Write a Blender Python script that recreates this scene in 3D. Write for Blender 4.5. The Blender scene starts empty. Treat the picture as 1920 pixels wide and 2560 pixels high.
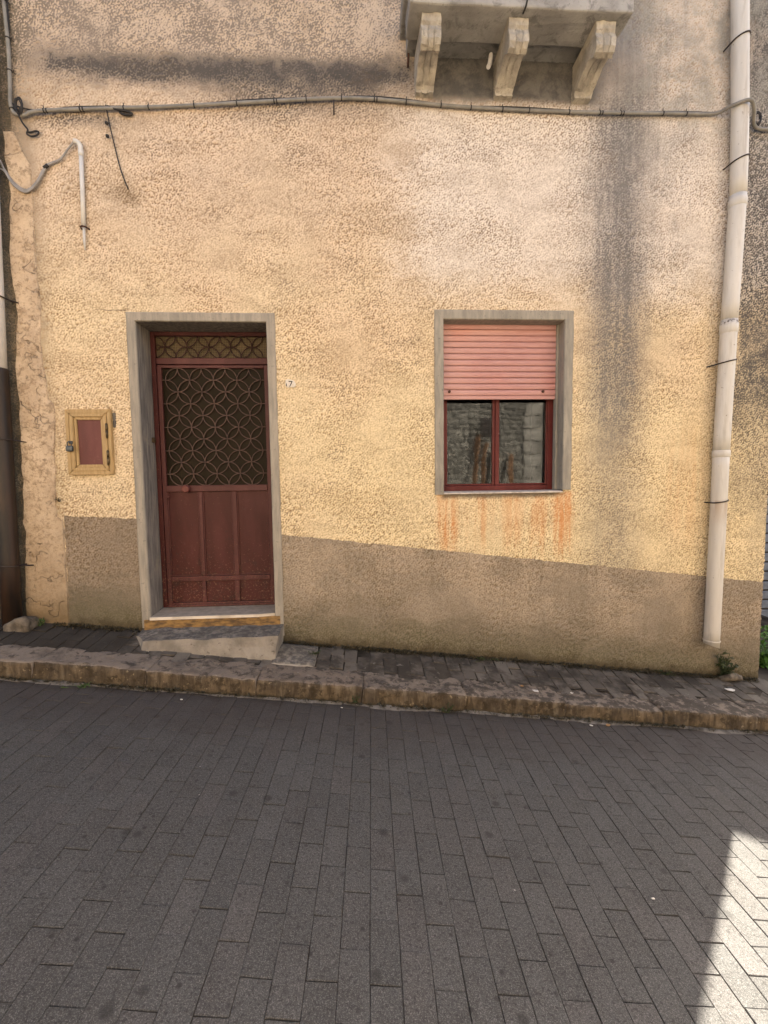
import bpy, bmesh, math, random
import numpy as np
from mathutils import Vector, Matrix, noise as mnoise

# ------------------------------------------------------------------ camera, sky, sun, exposure
scene = bpy.context.scene
R = math.radians
CAM = Vector((0.0, -3.65, 1.57))
PITCH, ROLL, YAW = R(4.28), R(-0.737), R(3.37)
fwd = Vector((math.sin(YAW)*math.cos(PITCH), math.cos(YAW)*math.cos(PITCH), -math.sin(PITCH)))
rgt = Vector((math.cos(YAW), -math.sin(YAW), 0))
upv = rgt.cross(fwd)
r2 = rgt*math.cos(ROLL) + upv*math.sin(ROLL)
u2 = -rgt*math.sin(ROLL) + upv*math.cos(ROLL)
cam_data = bpy.data.cameras.new('camera')
cam_data.sensor_fit = 'VERTICAL'
cam_data.sensor_height = 36.0
cam_data.lens = 1130.0/2560.0*36.0
cam_data.clip_start = 0.05
cam_data.clip_end = 2000
cam = bpy.data.objects.new('camera', cam_data)
m3 = Matrix((r2, u2, -fwd)).transposed()
cam.matrix_world = Matrix.Translation(CAM) @ m3.to_4x4()
scene.collection.objects.link(cam)
scene.camera = cam

SUN_EL = R(41.0)
SUN_AZ = R(45.2)            # to the right of the facade's normal, behind the house
SUN_DIR = Vector((math.sin(SUN_AZ)*math.cos(SUN_EL), math.cos(SUN_AZ)*math.cos(SUN_EL), math.sin(SUN_EL)))
world = bpy.data.worlds.new('World')
scene.world = world
world.use_nodes = True
wn = world.node_tree
bg = wn.nodes['Background']
sky = wn.nodes.new('ShaderNodeTexSky')
sky.sky_type = 'NISHITA'
sky.sun_disc = False
sky.sun_elevation = SUN_EL
sky.sun_rotation = SUN_AZ
sky.air_density = 1.0
sky.dust_density = 6.0
sky.ozone_density = 1.0
wn.links.new(sky.outputs[0], bg.inputs[0])
bg.inputs[1].default_value = 0.066
sun_data = bpy.data.lights.new('sun', 'SUN')
sun_data.energy = 5.0
sun_data.angle = R(0.53)
sun_data.color = (1.0, 0.92, 0.79)
sun = bpy.data.objects.new('sun', sun_data)
sun.rotation_euler = (-SUN_DIR).to_track_quat('-Z', 'Y').to_euler()
sun.location = SUN_DIR*20
scene.collection.objects.link(sun)

scene.render.engine = 'CYCLES'
scene.view_settings.view_transform = 'Standard'
scene.view_settings.look = 'None'
scene.view_settings.exposure = 2.92
scene.view_settings.gamma = 1.0
scene.view_settings.use_curve_mapping = False
scene.cycles.max_bounces = 5
scene.cycles.diffuse_bounces = 3
scene.cycles.glossy_bounces = 4
scene.cycles.transmission_bounces = 8
scene.cycles.caustics_reflective = False
scene.cycles.caustics_refractive = False
scene.cycles.sample_clamp_indirect = 6.0
try:
    scene.cycles.use_denoising = True
    scene.cycles.denoiser = 'OPENIMAGEDENOISE'
except Exception:
    pass

rnd = random.Random(7)

# ------------------------------------------------------------------ node helper
class V:
    """a scalar socket with arithmetic"""
    def __init__(s, m, sock): s.m, s.s = m, sock
    def _op(s, op, o, rev=False):
        n = s.m.nt.nodes.new('ShaderNodeMath'); n.operation = op
        a, b = (o, s) if rev else (s, o)
        for i, q in enumerate((a, b)):
            if isinstance(q, V): s.m.nt.links.new(q.s, n.inputs[i])
            elif q is not None: n.inputs[i].default_value = q
        return V(s.m, n.outputs[0])
    def __add__(s, o): return s._op('ADD', o)
    def __radd__(s, o): return s._op('ADD', o)
    def __sub__(s, o): return s._op('SUBTRACT', o)
    def __rsub__(s, o): return s._op('SUBTRACT', o, True)
    def __mul__(s, o): return s._op('MULTIPLY', o)
    def __rmul__(s, o): return s._op('MULTIPLY', o)
    def __truediv__(s, o): return s._op('DIVIDE', o)
    def abs(s): return s._op('ABSOLUTE', None)
    def min(s, o): return s._op('MINIMUM', o)
    def max(s, o): return s._op('MAXIMUM', o)
    def pow(s, o): return s._op('POWER', o)
    def fract(s): return s._op('FRACT', None)
    def lt(s, o): return s._op('LESS_THAN', o)
    def gt(s, o): return s._op('GREATER_THAN', o)
    def ss(s, a, b):
        """smooth step: 0 at a, 1 at b"""
        n = s.m.nt.nodes.new('ShaderNodeMapRange'); n.interpolation_type = 'SMOOTHSTEP'
        lo, hi, t0, t1 = (a, b, 0.0, 1.0) if a < b else (b, a, 1.0, 0.0)
        s.m.nt.links.new(s.s, n.inputs[0])
        n.inputs[1].default_value = lo; n.inputs[2].default_value = hi
        n.inputs[3].default_value = t0; n.inputs[4].default_value = t1
        return V(s.m, n.outputs[0])
    def bell(s, c, w):
        return ((s - c).abs()/w).ss(1.0, 0.0)

class Mat:
    def __init__(s, name, rough=0.85, spec=0.3, metal=0.0):
        s.mat = bpy.data.materials.new(name)
        s.mat.use_nodes = True
        s.nt = s.mat.node_tree
        s.b = s.nt.nodes['Principled BSDF']
        s.b.inputs['Roughness'].default_value = rough
        s.b.inputs['Specular IOR Level'].default_value = spec
        s.b.inputs['Metallic'].default_value = metal
        g = s.nt.nodes.new('ShaderNodeNewGeometry')
        s.geo = g
        s.P = g.outputs['Position']
        sp = s.nt.nodes.new('ShaderNodeSeparateXYZ')
        s.nt.links.new(s.P, sp.inputs[0])
        s.x, s.y, s.z = (V(s, sp.outputs[i]) for i in range(3))
        sn = s.nt.nodes.new('ShaderNodeSeparateXYZ')
        s.nt.links.new(g.outputs['True Normal'], sn.inputs[0])
        s.nx, s.ny, s.nz = (V(s, sn.outputs[i]) for i in range(3))
    def rand(s):
        o = s.nt.nodes.new('ShaderNodeObjectInfo')
        return (V(s, o.outputs['Random']) + V(s, s.geo.outputs['Random Per Island'])).fract()
    def vec(s, sc, off=(0, 0, 0)):
        n = s.nt.nodes.new('ShaderNodeMapping')
        s.nt.links.new(s.P, n.inputs[0])
        n.inputs['Scale'].default_value = sc
        n.inputs['Location'].default_value = off
        return n.outputs[0]
    def noise(s, scale, detail=3.0, rough=0.55, sc=None, off=(0, 0, 0), dist=0.0):
        n = s.nt.nodes.new('ShaderNodeTexNoise')
        s.nt.links.new(s.vec(sc or (1, 1, 1), off), n.inputs['Vector'])
        n.inputs['Scale'].default_value = scale
        n.inputs['Detail'].default_value = detail
        n.inputs['Roughness'].default_value = rough
        n.inputs['Distortion'].default_value = dist
        return V(s, n.outputs[0])
    def voro(s, scale, feature='F1', sc=None, off=(0, 0, 0), out='Distance', rnd=1.0):
        n = s.nt.nodes.new('ShaderNodeTexVoronoi'); n.feature = feature
        s.nt.links.new(s.vec(sc or (1, 1, 1), off), n.inputs['Vector'])
        n.inputs['Scale'].default_value = scale
        n.inputs['Randomness'].default_value = rnd
        return V(s, n.outputs[out])
    def rgb(s, c):
        n = s.nt.nodes.new('ShaderNodeRGB'); n.outputs[0].default_value = (*c, 1); return n.outputs[0]
    def mix(s, f, a, b, mode='MIX'):
        n = s.nt.nodes.new('ShaderNodeMix'); n.data_type = 'RGBA'; n.blend_type = mode; n.clamp_factor = True
        if isinstance(f, V): s.nt.links.new(f.s, n.inputs[0])
        else: n.inputs[0].default_value = f
        for i, q in ((6, a), (7, b)):
            if isinstance(q, tuple): n.inputs[i].default_value = (*q, 1)
            else: s.nt.links.new(q, n.inputs[i])
        return n.outputs[2]
    def scale(s, c, f):
        """colour times scalar"""
        n = s.nt.nodes.new('ShaderNodeVectorMath'); n.operation = 'SCALE'
        if isinstance(c, tuple): n.inputs[0].default_value = c
        else: s.nt.links.new(c, n.inputs[0])
        s.nt.links.new(f.s, n.inputs['Scale'])
        return n.outputs[0]
    def color(s, c):
        if isinstance(c, tuple): s.b.inputs['Base Color'].default_value = (*c, 1)
        else: s.nt.links.new(c, s.b.inputs['Base Color'])
        return s
    def rough(s, v): s.nt.links.new(v.s, s.b.inputs['Roughness']); return s
    def bump(s, h, dist=0.004, strength=1.0):
        n = s.nt.nodes.new('ShaderNodeBump')
        n.inputs['Strength'].default_value = strength
        n.inputs['Distance'].default_value = dist
        s.nt.links.new(h.s, n.inputs['Height'])
        s.nt.links.new(n.outputs[0], s.b.inputs['Normal'])
        return s

SLOPE = -0.118
def gz(x): return SLOPE*x

# ------------------------------------------------------------------ materials
def mat_stucco(name, old=False, relief=False):
    m = Mat(name, 0.92, 0.15)
    big2 = m.noise(2.3, 3, 0.6, off=(8, 0, 4))
    big = m.noise(0.9, 2, 0.55, off=(2, 0, 1))
    clump = m.noise(8, 3, 0.65, off=(5, 5, 5), dist=0.4)
    trowel = m.noise(2.8, 4, 0.65, sc=(1, 1, 2.2), off=(11, 0, 5), dist=0.9)
    mid = m.noise(26, 3, 0.7, off=(4, 7, 1), dist=0.5)
    grain = m.noise(110 if relief else 78, 2.0, 0.7, dist=0.3)
    drip = m.noise(7, 3, 0.62, sc=(2.3, 1, 0.13), off=(3, 1, 8), dist=0.4)
    wob = big2 - 0.5
    wob2 = clump - 0.5
    x = m.x + wob*0.16 + wob2*0.10
    z = m.z + (big - 0.5)*0.25 + wob2*0.10
    # clean render: two ochres, greyer and pinker higher up
    light = m.mix(big.ss(0.35, 0.65), (0.72, 0.565, 0.38), (0.76, 0.62, 0.405))
    light = m.mix((z.ss(2.9, 1.3)*m.x.ss(-1.6, 0.2))*0.6, light, (0.80, 0.665, 0.40))
    light = m.mix(z.ss(2.4, 4.0)*0.75, light, (0.635, 0.505, 0.385))
    # bleached zone above the window and under the balcony, plus painted lens flare haze
    flare_wash = (x + (trowel - 0.5)*0.5).ss(0.05, 0.75)*(z + (trowel - 0.5)*0.6).ss(2.75, 3.35)
    light = m.mix(flare_wash*0.8, light, (0.76, 0.69, 0.61))
    light = m.scale(light, mid*0.12 + trowel*0.22 + 0.835)
    # crevices between the thrown grains, dirt plus painted-in occlusion; rough and smooth areas differ
    rough_a = trowel.ss(0.62, 0.36)
    if relief:                                   # height of the thrown render, stored on the mesh
        at = m.nt.nodes.new('ShaderNodeAttribute'); at.attribute_name = 'relief'
        g = V(m, at.outputs['Fac'])*0.72 + grain*0.28
        cre = (g + wob2*0.06 - (rough_a - 0.4)*0.05).ss(0.27, 0.64)
    else:
        g = grain*0.72 + mid*0.28
        cre = (g + wob2*0.06 - (rough_a - 0.4)*0.045).ss(0.36, 0.57)
    col = m.mix(cre, m.mix(1.0, light, (0.40, 0.34, 0.28) if relief else (0.50, 0.43, 0.355), 'MULTIPLY'), light)
    pit = (clump*0.55 + mid*0.5).ss(0.385, 0.33)
    col = m.mix(pit*0.5, col, (0.24, 0.175, 0.115))
    # sandy, lichen-speckled upper storey
    top = (z + wob*0.6).ss(4.25, 4.75)*(1.0 - m.x.ss(1.9, 2.4)*0.6)
    lich = (g*1.1 + wob*0.45 + wob2*0.35).ss(0.44, 0.66)
    topcol = m.mix(lich, (0.56, 0.445, 0.335), (0.155, 0.13, 0.11))
    col = m.mix(top*0.85, col, topcol)
    soot = (0.072, 0.066, 0.062)
    sg = (g*1.2 + wob2*0.5).ss(0.78, 0.42)*0.65 + 0.35          # soot sits in the crevices
    # black water mark running along the wall below the upper storey
    band = (m.z + wob2*0.16 + wob*0.16 + m.x*-0.012).bell(4.61, 0.17)*(m.x + wob*0.4).ss(-2.5, -2.15)*(m.x + wob2*0.3).ss(0.75, 0.35)
    col = m.mix((band*(sg*0.95 + 0.12)*(big2*1.2 + 0.7)).min(0.93), col, soot)
    band2 = z.bell(4.46, 0.30)*x.bell(-0.35, 1.25)
    col = m.mix((band2*sg*1.15).min(0.9), col, soot)
    band3 = (m.z + wob2*0.12).bell(4.23, 0.11)*x.bell(-2.0, 0.6)
    col = m.mix(band3*sg*0.9, col, soot)
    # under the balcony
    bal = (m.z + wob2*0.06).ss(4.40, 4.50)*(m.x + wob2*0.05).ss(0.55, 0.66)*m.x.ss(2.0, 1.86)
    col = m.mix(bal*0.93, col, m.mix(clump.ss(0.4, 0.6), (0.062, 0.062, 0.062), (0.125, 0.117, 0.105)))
    # long dark streak right of the window, running down to the plinth in broken drips
    dr = drip.ss(0.30, 0.62)
    st = ((m.x + wob*0.10 + wob2*0.06 - 2.13).abs()/0.40).ss(1.0, 0.1)*m.z.ss(0.7, 2.4).max(0.55)*m.z.ss(0.5, 0.8)*m.z.ss(5.6, 4.2).max(0.5)
    col = m.mix((st*(sg*0.5 + 0.42)*(dr*0.2 + 0.8)*1.1).min(0.86), col, (0.135, 0.130, 0.128))
    st2 = ((x - 2.22).abs()/0.75).ss(1.0, 0.2)*z.ss(2.2, 3.6)*(big2*0.6 + drip*0.5).ss(0.42, 0.68)
    col = m.mix(st2*sg*0.7, col, (0.17, 0.155, 0.14))
    # sooty right hand edge beside the downpipe
    edge = (x + (drip - 0.5)*0.2).ss(3.08, 3.2)*z.ss(1.15, 2.5)
    col = m.mix((edge*sg*1.05).min(0.93), col, (0.07, 0.068, 0.066))
    edge2 = x.ss(3.05, 3.2)*z.ss(0.2, 1.4)*big2.ss(0.3, 0.7)
    col = m.mix(edge2*sg*0.6, col, (0.10, 0.09, 0.08))
    upr = x.ss(1.95, 2.3)*z.ss(3.9, 4.6)*(clump*0.5 + big2*0.5).ss(0.42, 0.60)
    col = m.mix(upr*0.6, col, (0.27, 0.26, 0.225))
    # scattered grime
    gr = m.noise(3.4, 4, 0.75, off=(6, 1, 3)).ss(0.53, 0.70)*cre.ss(0.9, 0.2)
    col = m.mix(gr*0.5, col, (0.19, 0.14, 0.10))
    spot = ((m.x + 1.69)*(m.x + 1.69) + (m.z - 3.70)*(m.z - 3.70)*2.0).pow(0.5).ss(0.20, 0.02)
    col = m.mix(spot*0.95*sg, col, (0.20, 0.14, 0.085))
    # rust runs below the window sill
    xr = m.x + wob2*0.05
    low = (m.z + (drip - 0.5)*0.45).ss(0.82, 1.22)*m.z.ss(1.46, 1.42)
    rust = xr.bell(0.735, 0.12)*1.3 + xr.bell(1.71, 0.13)*1.0 + xr.bell(1.0, 0.12)*0.5 + xr.bell(1.28, 0.12)*0.35 + xr.bell(1.5, 0.16)*0.4 + xr.bell(1.22, 0.62)*0.15
    rust = rust*low*(drip.ss(0.36, 0.62)*1.0 + 0.15)*(1.15 - cre*0.45)
    col = m.mix(rust.min(0.85), col, (0.57, 0.25, 0.09))
    rust2 = x.bell(2.75, 0.3)*m.z.ss(0.8, 1.3)*m.z.ss(2.2, 1.5)*drip.ss(0.3, 0.6)
    col = m.mix(rust2*0.4, col, (0.62, 0.36, 0.18))
    sill = (m.z + wob2*0.05).bell(1.423, 0.045)*m.x.ss(0.66, 0.72)*m.x.ss(1.78, 1.6)
    col = m.mix(sill*0.9, col, (0.10, 0.085, 0.065))
    crk = (m.z + wob2*0.03).bell(2.868, 0.007)*m.x.ss(-2.0, -1.85)*m.x.ss(-1.70, -1.74)
    col = m.mix(crk*0.8, col, (0.13, 0.09, 0.06))
    # unpainted plinth band that follows the street
    line = 1.126 - (m.x + 0.586)*0.1212
    edge_n = wob2*0.022 + (mid - 0.5)*0.02
    right = ((m.z + edge_n) - line).lt(0.0)*m.x.gt(-1.2)
    left = ((m.z + edge_n) + (m.x + 2.0)*0.06).lt(1.292)*m.x.lt(-1.2)*(m.x + wob2*0.03).gt(-2.285)
    dado = (right + left).min(1.0)
    hgt = m.z + m.x*0.118 - 0.17
    dl = m.mix((big2*0.5 + trowel*0.5).ss(0.38, 0.6), (0.45, 0.365, 0.27), (0.31, 0.255, 0.19))
    dl = m.mix((clump*0.5 + drip*0.5).ss(0.48, 0.64)*0.5, dl, (0.245, 0.20, 0.14))
    dl = m.mix(m.x.lt(-1.2)*0.6, dl, (0.25, 0.195, 0.14))
    dcol = m.mix(cre, m.mix(1.0, dl, (0.50, 0.45, 0.39), 'MULTIPLY'), dl)
    col = m.mix(dado, col, dcol)
    # algae, damp and splash dirt at the foot of the wall
    damp = (hgt + (trowel - 0.5)*0.9 + wob2*0.25).ss(0.55, 0.12)
    col = m.mix(damp*0.62, col, (0.13, 0.11, 0.075))
    foot = (hgt + wob*0.35 + wob2*0.25).ss(0.34, 0.02)
    col = m.mix(foot*(cre.ss(1.0, 0.2)*0.5 + 0.35), col, (0.105, 0.095, 0.05))
    foot2 = (hgt + wob2*0.16).ss(0.11, 0.0)
    col = m.mix(foot2*0.85, col, (0.06, 0.045, 0.026))
    # grimy left hand margin
    lft = (m.x + wob2*0.1).ss(-2.2, -2.5)
    col = m.mix(lft*(g*1.1 + wob*0.5).ss(0.36, 0.62)*0.85, col, (0.11, 0.09, 0.062))
    if old:
        col = m.mix((clump*0.5 + g*0.7).ss(0.42, 0.70)*0.9, col, (0.12, 0.10, 0.065))
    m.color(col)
    m.bump(grain, 0.006, 0.8) if relief else m.bump(g*0.9 + clump*0.7, 0.028, 1.0)
    return m.mat

def mat_cement(name, c1, c2, streak=True):
    m = Mat(name, 0.85, 0.25)
    s1 = m.noise(5, 4, 0.65, sc=(6, 6, 1) if streak else (1, 1, 1))
    s2 = m.noise(40, 3, 0.6)
    b = m.noise(1.7, 3, 0.6, off=(3, 3, 3))
    col = m.mix(s1.ss(0.3, 0.7), c1, c2)
    col = m.mix(b.ss(0.5, 0.75)*0.5, col, tuple(v*0.55 for v in c2))
    col = m.mix(s2.ss(0.62, 0.75)*0.6, col, tuple(v*0.45 for v in c2))
    m.color(col); m.bump(s1*0.6 + s2*0.5, 0.004, 0.7)
    return m.mat

def mat_doorband():
    m = Mat('door_band_render', 0.85, 0.22)
    s1 = m.noise(4, 4, 0.65, sc=(9, 9, 1))
    s2 = m.noise(45, 3, 0.6)
    b = m.noise(2.2, 4, 0.65, off=(3, 3, 3))
    front = m.mix(s1.ss(0.3, 0.7), (0.36, 0.315, 0.25), (0.25, 0.225, 0.185))
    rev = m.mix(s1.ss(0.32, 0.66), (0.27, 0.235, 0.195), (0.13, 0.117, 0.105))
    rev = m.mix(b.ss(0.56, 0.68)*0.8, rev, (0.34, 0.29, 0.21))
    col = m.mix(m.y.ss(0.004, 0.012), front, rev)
    col = m.mix(s2.ss(0.6, 0.75)*0.5, col, (0.11, 0.10, 0.085))
    col = m.mix(b.ss(0.55, 0.8)*0.5, col, (0.17, 0.15, 0.115))
    m.color(col); m.bump(s1*0.5 + s2*0.5, 0.005, 0.8)
    return m.mat

def mat_paint(name, c, rough=0.42, dirt=(0.03, 0.018, 0.014), amount=0.6):
    m = Mat(name, rough, 0.2)
    n1 = m.noise(3.5, 4, 0.6, sc=(3, 3, 1)); n2 = m.noise(26, 4, 0.65); n3 = m.noise(90, 2, 0.5)
    col = m.mix(n1.ss(0.3, 0.75)*0.6, c, tuple(v*1.45 for v in c))
    low = m.z.ss(1.3, 0.5)
    col = m.mix((n2 + low*0.13).ss(0.6, 0.72)*amount, col, dirt)
    col = m.mix((n1*0.5 + n2*0.5).ss(0.56, 0.64)*0.35, col, tuple(min(1, v*1.6 + 0.02) for v in c))
    fade = m.noise(1.8, 3, 0.6, sc=(2.5, 1, 0.8), off=(2, 2, 2))
    col = m.mix(fade.ss(0.42, 0.66)*0.6, col, tuple(v*1.6 + 0.006 for v in c))
    chip = m.noise(55, 3, 0.7, off=(1, 4, 2))
    col = m.mix((chip + low*0.10).ss(0.66, 0.71)*0.85, col, (0.16, 0.085, 0.055))
    m.color(col); m.rough(n2*0.35 + rough - 0.12); m.bump(n2*0.6 + n3*0.3, 0.0015, 0.6)
    return m.mat

def mat_simple(name, c, c2=None, scale=20, rough=0.6, spec=0.3, metal=0.0, bump=0.001, sc=None):
    m = Mat(name, rough, spec, metal)
    n = m.noise(scale, 4, 0.6, sc=sc)
    m.color(m.mix(n.ss(0.3, 0.7), c, c2 or tuple(v*0.65 for v in c)))
    m.bump(n, bump, 0.6)
    return m.mat

def mat_paver():
    m = Mat('paver_concrete', 0.8, 0.3)
    r = m.rand()
    f1 = m.noise(260, 2, 0.75); f2 = m.noise(105, 3, 0.7, off=(1, 2, 3)); b = m.noise(1.3, 4, 0.6); b2 = m.noise(5, 4, 0.65, off=(4, 4, 0))
    c = m.mix(r, (0.043, 0.0423, 0.0407), (0.056, 0.0548, 0.0527))
    c = m.mix((r*7.31).fract().ss(0.6, 1.0)*0.22, c, (0.075, 0.060, 0.056))
    c = m.mix(b.ss(0.35, 0.7)*0.5, c, (0.045, 0.042, 0.038))
    c = m.mix(b2.ss(0.48, 0.7)*0.5, c, (0.035, 0.032, 0.029))
    c = m.mix(f1.ss(0.47, 0.70)*0.75, c, (0.155, 0.148, 0.138))
    c = m.mix(f2.ss(0.52, 0.64)*0.75, c, (0.024, 0.023, 0.021))
    # gum spots and oil drips
    sx = m.x + (m.noise(9, 3, 0.6, off=(1, 0, 0)) - 0.5)*0.05
    v = m.voro(5.5); vr = m.voro(5.5, out='Color')
    v = v + (f2 - 0.5)*0.12
    spot = v.ss(0.15, 0.06)*vr.gt(0.2)
    c = m.mix(spot*0.65, c, (0.020, 0.019, 0.017))
    v2 = m.voro(17, off=(3, 1, 0)); vr2 = m.voro(17, out='Color', off=(3, 1, 0))
    c = m.mix((v2 + (f2 - 0.5)*0.15).ss(0.19, 0.09)*vr2.gt(0.5)*b2.ss(0.38, 0.55)*0.75, c, (0.022, 0.020, 0.018))
    v3 = m.voro(30, off=(7, 2, 0)); vr3 = m.voro(30, out='Color', off=(7, 2, 0))
    c = m.mix(v3.ss(0.13, 0.08)*vr3.gt(0.93)*0.6, c, (0.36, 0.34, 0.31))
    # damp brown dirt towards the gutter
    gut = (m.y + (b2 - 0.5)*0.5).ss(-1.35, -0.72)
    c = m.mix(gut*0.5, c, (0.040, 0.030, 0.025))
    c = m.mix((m.y + (b2 - 0.5)*0.18).ss(-0.72, -0.6)*0.7, c, (0.034, 0.025, 0.017))
    m.color(c)
    m.rough(b2*0.3 + 0.68)
    m.bump(f1*0.5 + f2*0.6, 0.0025, 0.9)
    return m.mat

def mat_footpaver():
    m = Mat('footway_paver_concrete', 0.85, 0.25)
    r = m.rand()
    f2 = m.noise(110, 3, 0.65); b = m.noise(4, 4, 0.7); l = m.noise(16, 4, 0.7, off=(1, 5, 2))
    c = m.mix(r, (0.085, 0.073, 0.060), (0.135, 0.117, 0.096))
    c = m.mix(b.ss(0.42, 0.62)*0.85, c, (0.032, 0.026, 0.020))
    c = m.mix(l.ss(0.62, 0.72)*0.7, c, (0.22, 0.20, 0.17))
    c = m.mix(m.x.ss(-1.6, -1.9)*0.8, c, (0.022, 0.018, 0.014))
    c = m.mix(f2.ss(0.58, 0.7)*0.6, c, (0.05, 0.045, 0.04))
    m.color(c); m.bump(f2 + b*0.5, 0.003, 0.9)
    return m.mat

def mat_kerb():
    m = Mat('kerb_limestone', 0.88, 0.25)
    r = m.rand()
    f = m.noise(70, 4, 0.7); b = m.noise(6, 4, 0.65); l = m.noise(14, 5, 0.7, off=(2, 2, 2)); p = m.noise(32, 3, 0.6, off=(1, 1, 4))
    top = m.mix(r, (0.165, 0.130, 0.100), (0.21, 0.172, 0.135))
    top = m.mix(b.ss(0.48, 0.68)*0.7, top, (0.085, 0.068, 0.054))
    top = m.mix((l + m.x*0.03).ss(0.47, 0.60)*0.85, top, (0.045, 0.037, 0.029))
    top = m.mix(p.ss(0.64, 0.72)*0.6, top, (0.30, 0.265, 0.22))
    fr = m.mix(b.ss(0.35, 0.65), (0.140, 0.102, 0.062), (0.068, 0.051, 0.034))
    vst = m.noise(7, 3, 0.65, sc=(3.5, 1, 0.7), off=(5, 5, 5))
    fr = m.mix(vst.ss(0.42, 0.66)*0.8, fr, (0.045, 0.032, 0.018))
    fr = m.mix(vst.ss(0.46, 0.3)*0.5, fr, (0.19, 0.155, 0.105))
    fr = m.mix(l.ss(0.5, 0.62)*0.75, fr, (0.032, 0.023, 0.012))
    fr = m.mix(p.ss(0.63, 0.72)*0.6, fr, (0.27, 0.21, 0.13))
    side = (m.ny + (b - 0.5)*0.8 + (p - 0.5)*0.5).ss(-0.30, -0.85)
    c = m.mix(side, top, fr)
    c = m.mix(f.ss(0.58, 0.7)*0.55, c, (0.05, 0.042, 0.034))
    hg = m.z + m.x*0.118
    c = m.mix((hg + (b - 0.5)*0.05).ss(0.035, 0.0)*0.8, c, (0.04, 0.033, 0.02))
    m.color(c); m.bump(f*0.6 + l*0.7, 0.008, 1.0)
    return m.mat

def mat_step():
    m = Mat('doorstep_concrete', 0.9, 0.2)
    f = m.noise(60, 4, 0.7); b = m.noise(5, 4, 0.65); l = m.noise(22, 4, 0.7, off=(2, 3, 2))
    c = m.mix(b.ss(0.35, 0.65), (0.29, 0.255, 0.21), (0.18, 0.158, 0.13))
    topm = m.nz.ss(0.6, 0.9)
    c = m.mix(topm*(l.ss(0.35, 0.6)*0.7 + 0.2), c, (0.075, 0.068, 0.06))
    c = m.mix(l.ss(0.6, 0.7)*0.6, c, (0.065, 0.053, 0.042))
    c = m.mix(f.ss(0.6, 0.72)*0.5, c, (0.07, 0.06, 0.05))
    m.color(c); m.bump(f*0.5 + l*0.8, 0.006, 1.0)
    return m.mat

def mat_glass(name, tint=(0.9, 0.93, 0.92)):
    m = Mat(name, 0.0, 0.5)
    m.color(tint)
    m.b.inputs['Transmission Weight'].default_value = 1.0
    m.b.inputs['IOR'].default_value = 1.5
    m.b.inputs['Roughness'].default_value = 0.033
    m.bump(m.noise(3.0, 1, 0.5), 0.004, 0.25)
    return m.mat

def mat_wiredglass(name, base, line, rough, pitch=0.0135):
    m = Mat(name, rough, 0.06)
    n = m.noise(30, 3, 0.6); b = m.noise(4, 3, 0.6)
    gx = ((m.x/pitch).fract() - 0.5).abs().gt(0.41); gzz = ((m.z/pitch).fract() - 0.5).abs().gt(0.41)
    c = m.mix(b.ss(0.3, 0.7), base, tuple(v*0.6 for v in base))
    c = m.mix(gx.max(gzz)*0.8, c, line)
    m.color(c); m.bump(n + gx*0.5, 0.0015, 0.5)
    return m.mat

def mat_marble():
    m = Mat('worn_marble', 0.65, 0.25)
    n = m.noise(18, 4, 0.65); b = m.noise(5, 3, 0.6)
    c = m.mix(n.ss(0.3, 0.7), (0.36, 0.305, 0.24), (0.25, 0.21, 0.165))
    c = m.mix(m.y.ss(-0.02, -0.026).max(m.ny.ss(-0.5, -0.8)), c, m.mix(b.ss(0.4, 0.65), (0.66, 0.58, 0.47), (0.50, 0.42, 0.32)))
    m.color(c); m.bump(n, 0.001, 0.6)
    return m.mat

def mat_pipe():
    m = Mat('old_white_pvc', 0.5, 0.4)
    n = m.noise(3, 4, 0.6, sc=(4, 4, 0.5)); s = m.noise(40, 3, 0.6)
    c = m.mix(n.ss(0.3, 0.7), (0.60, 0.57, 0.52), (0.50, 0.465, 0.41))
    c = m.mix(m.z.ss(1.8, 0.2)*0.35, c, (0.52, 0.45, 0.36))
    c = m.mix(s.ss(0.68, 0.74)*0.7, c, (0.18, 0.14, 0.10))
    rustm = m.z.ss(1.10, 1.33)*m.z.ss(1.36, 1.34)*n.ss(0.4, 0.6)
    c = m.mix(rustm*0.5, c, (0.35, 0.22, 0.12))
    joint = m.z.bell(2.78, 0.03)*s.ss(0.45, 0.6)
    c = m.mix(joint, c, (0.12, 0.09, 0.07))
    gm = m.noise(5, 4, 0.7, sc=(3, 3, 0.35), off=(2, 2, 2))
    c = m.mix(gm.ss(0.52, 0.7)*0.45, c, (0.30, 0.255, 0.20))
    m.color(c); m.bump(n, 0.002, 0.4)
    return m.mat

def mat_wood():
    m = Mat('varnished_pine', 0.5, 0.4)
    g = m.noise(12, 4, 0.6, sc=(5, 5, 0.6)); d = m.noise(30, 4, 0.7)
    c = m.mix(g.ss(0.3, 0.7), (0.44, 0.30, 0.135), (0.31, 0.20, 0.08))
    c = m.mix(d.ss(0.6, 0.72)*0.6, c, (0.20, 0.12, 0.05))
    m.color(c); m.bump(g, 0.002, 0.5)
    return m.mat

def mat_balcony():
    m = Mat('balcony_stone', 0.9, 0.2)
    f = m.noise(50, 4, 0.7); b = m.noise(3.2, 4, 0.65); s = m.noise(9, 4, 0.7, off=(1, 1, 1), dist=0.6)
    c = m.mix(b.ss(0.35, 0.65), (0.37, 0.355, 0.33), (0.25, 0.24, 0.225))
    c = m.mix(s.ss(0.5, 0.65)*0.6, c, (0.11, 0.105, 0.10))
    c = m.mix(f.ss(0.6, 0.72)*0.6, c, (0.08, 0.075, 0.07))
    m.color(c); m.bump(f*0.5 + b*0.8, 0.008, 0.9)
    return m.mat

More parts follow.
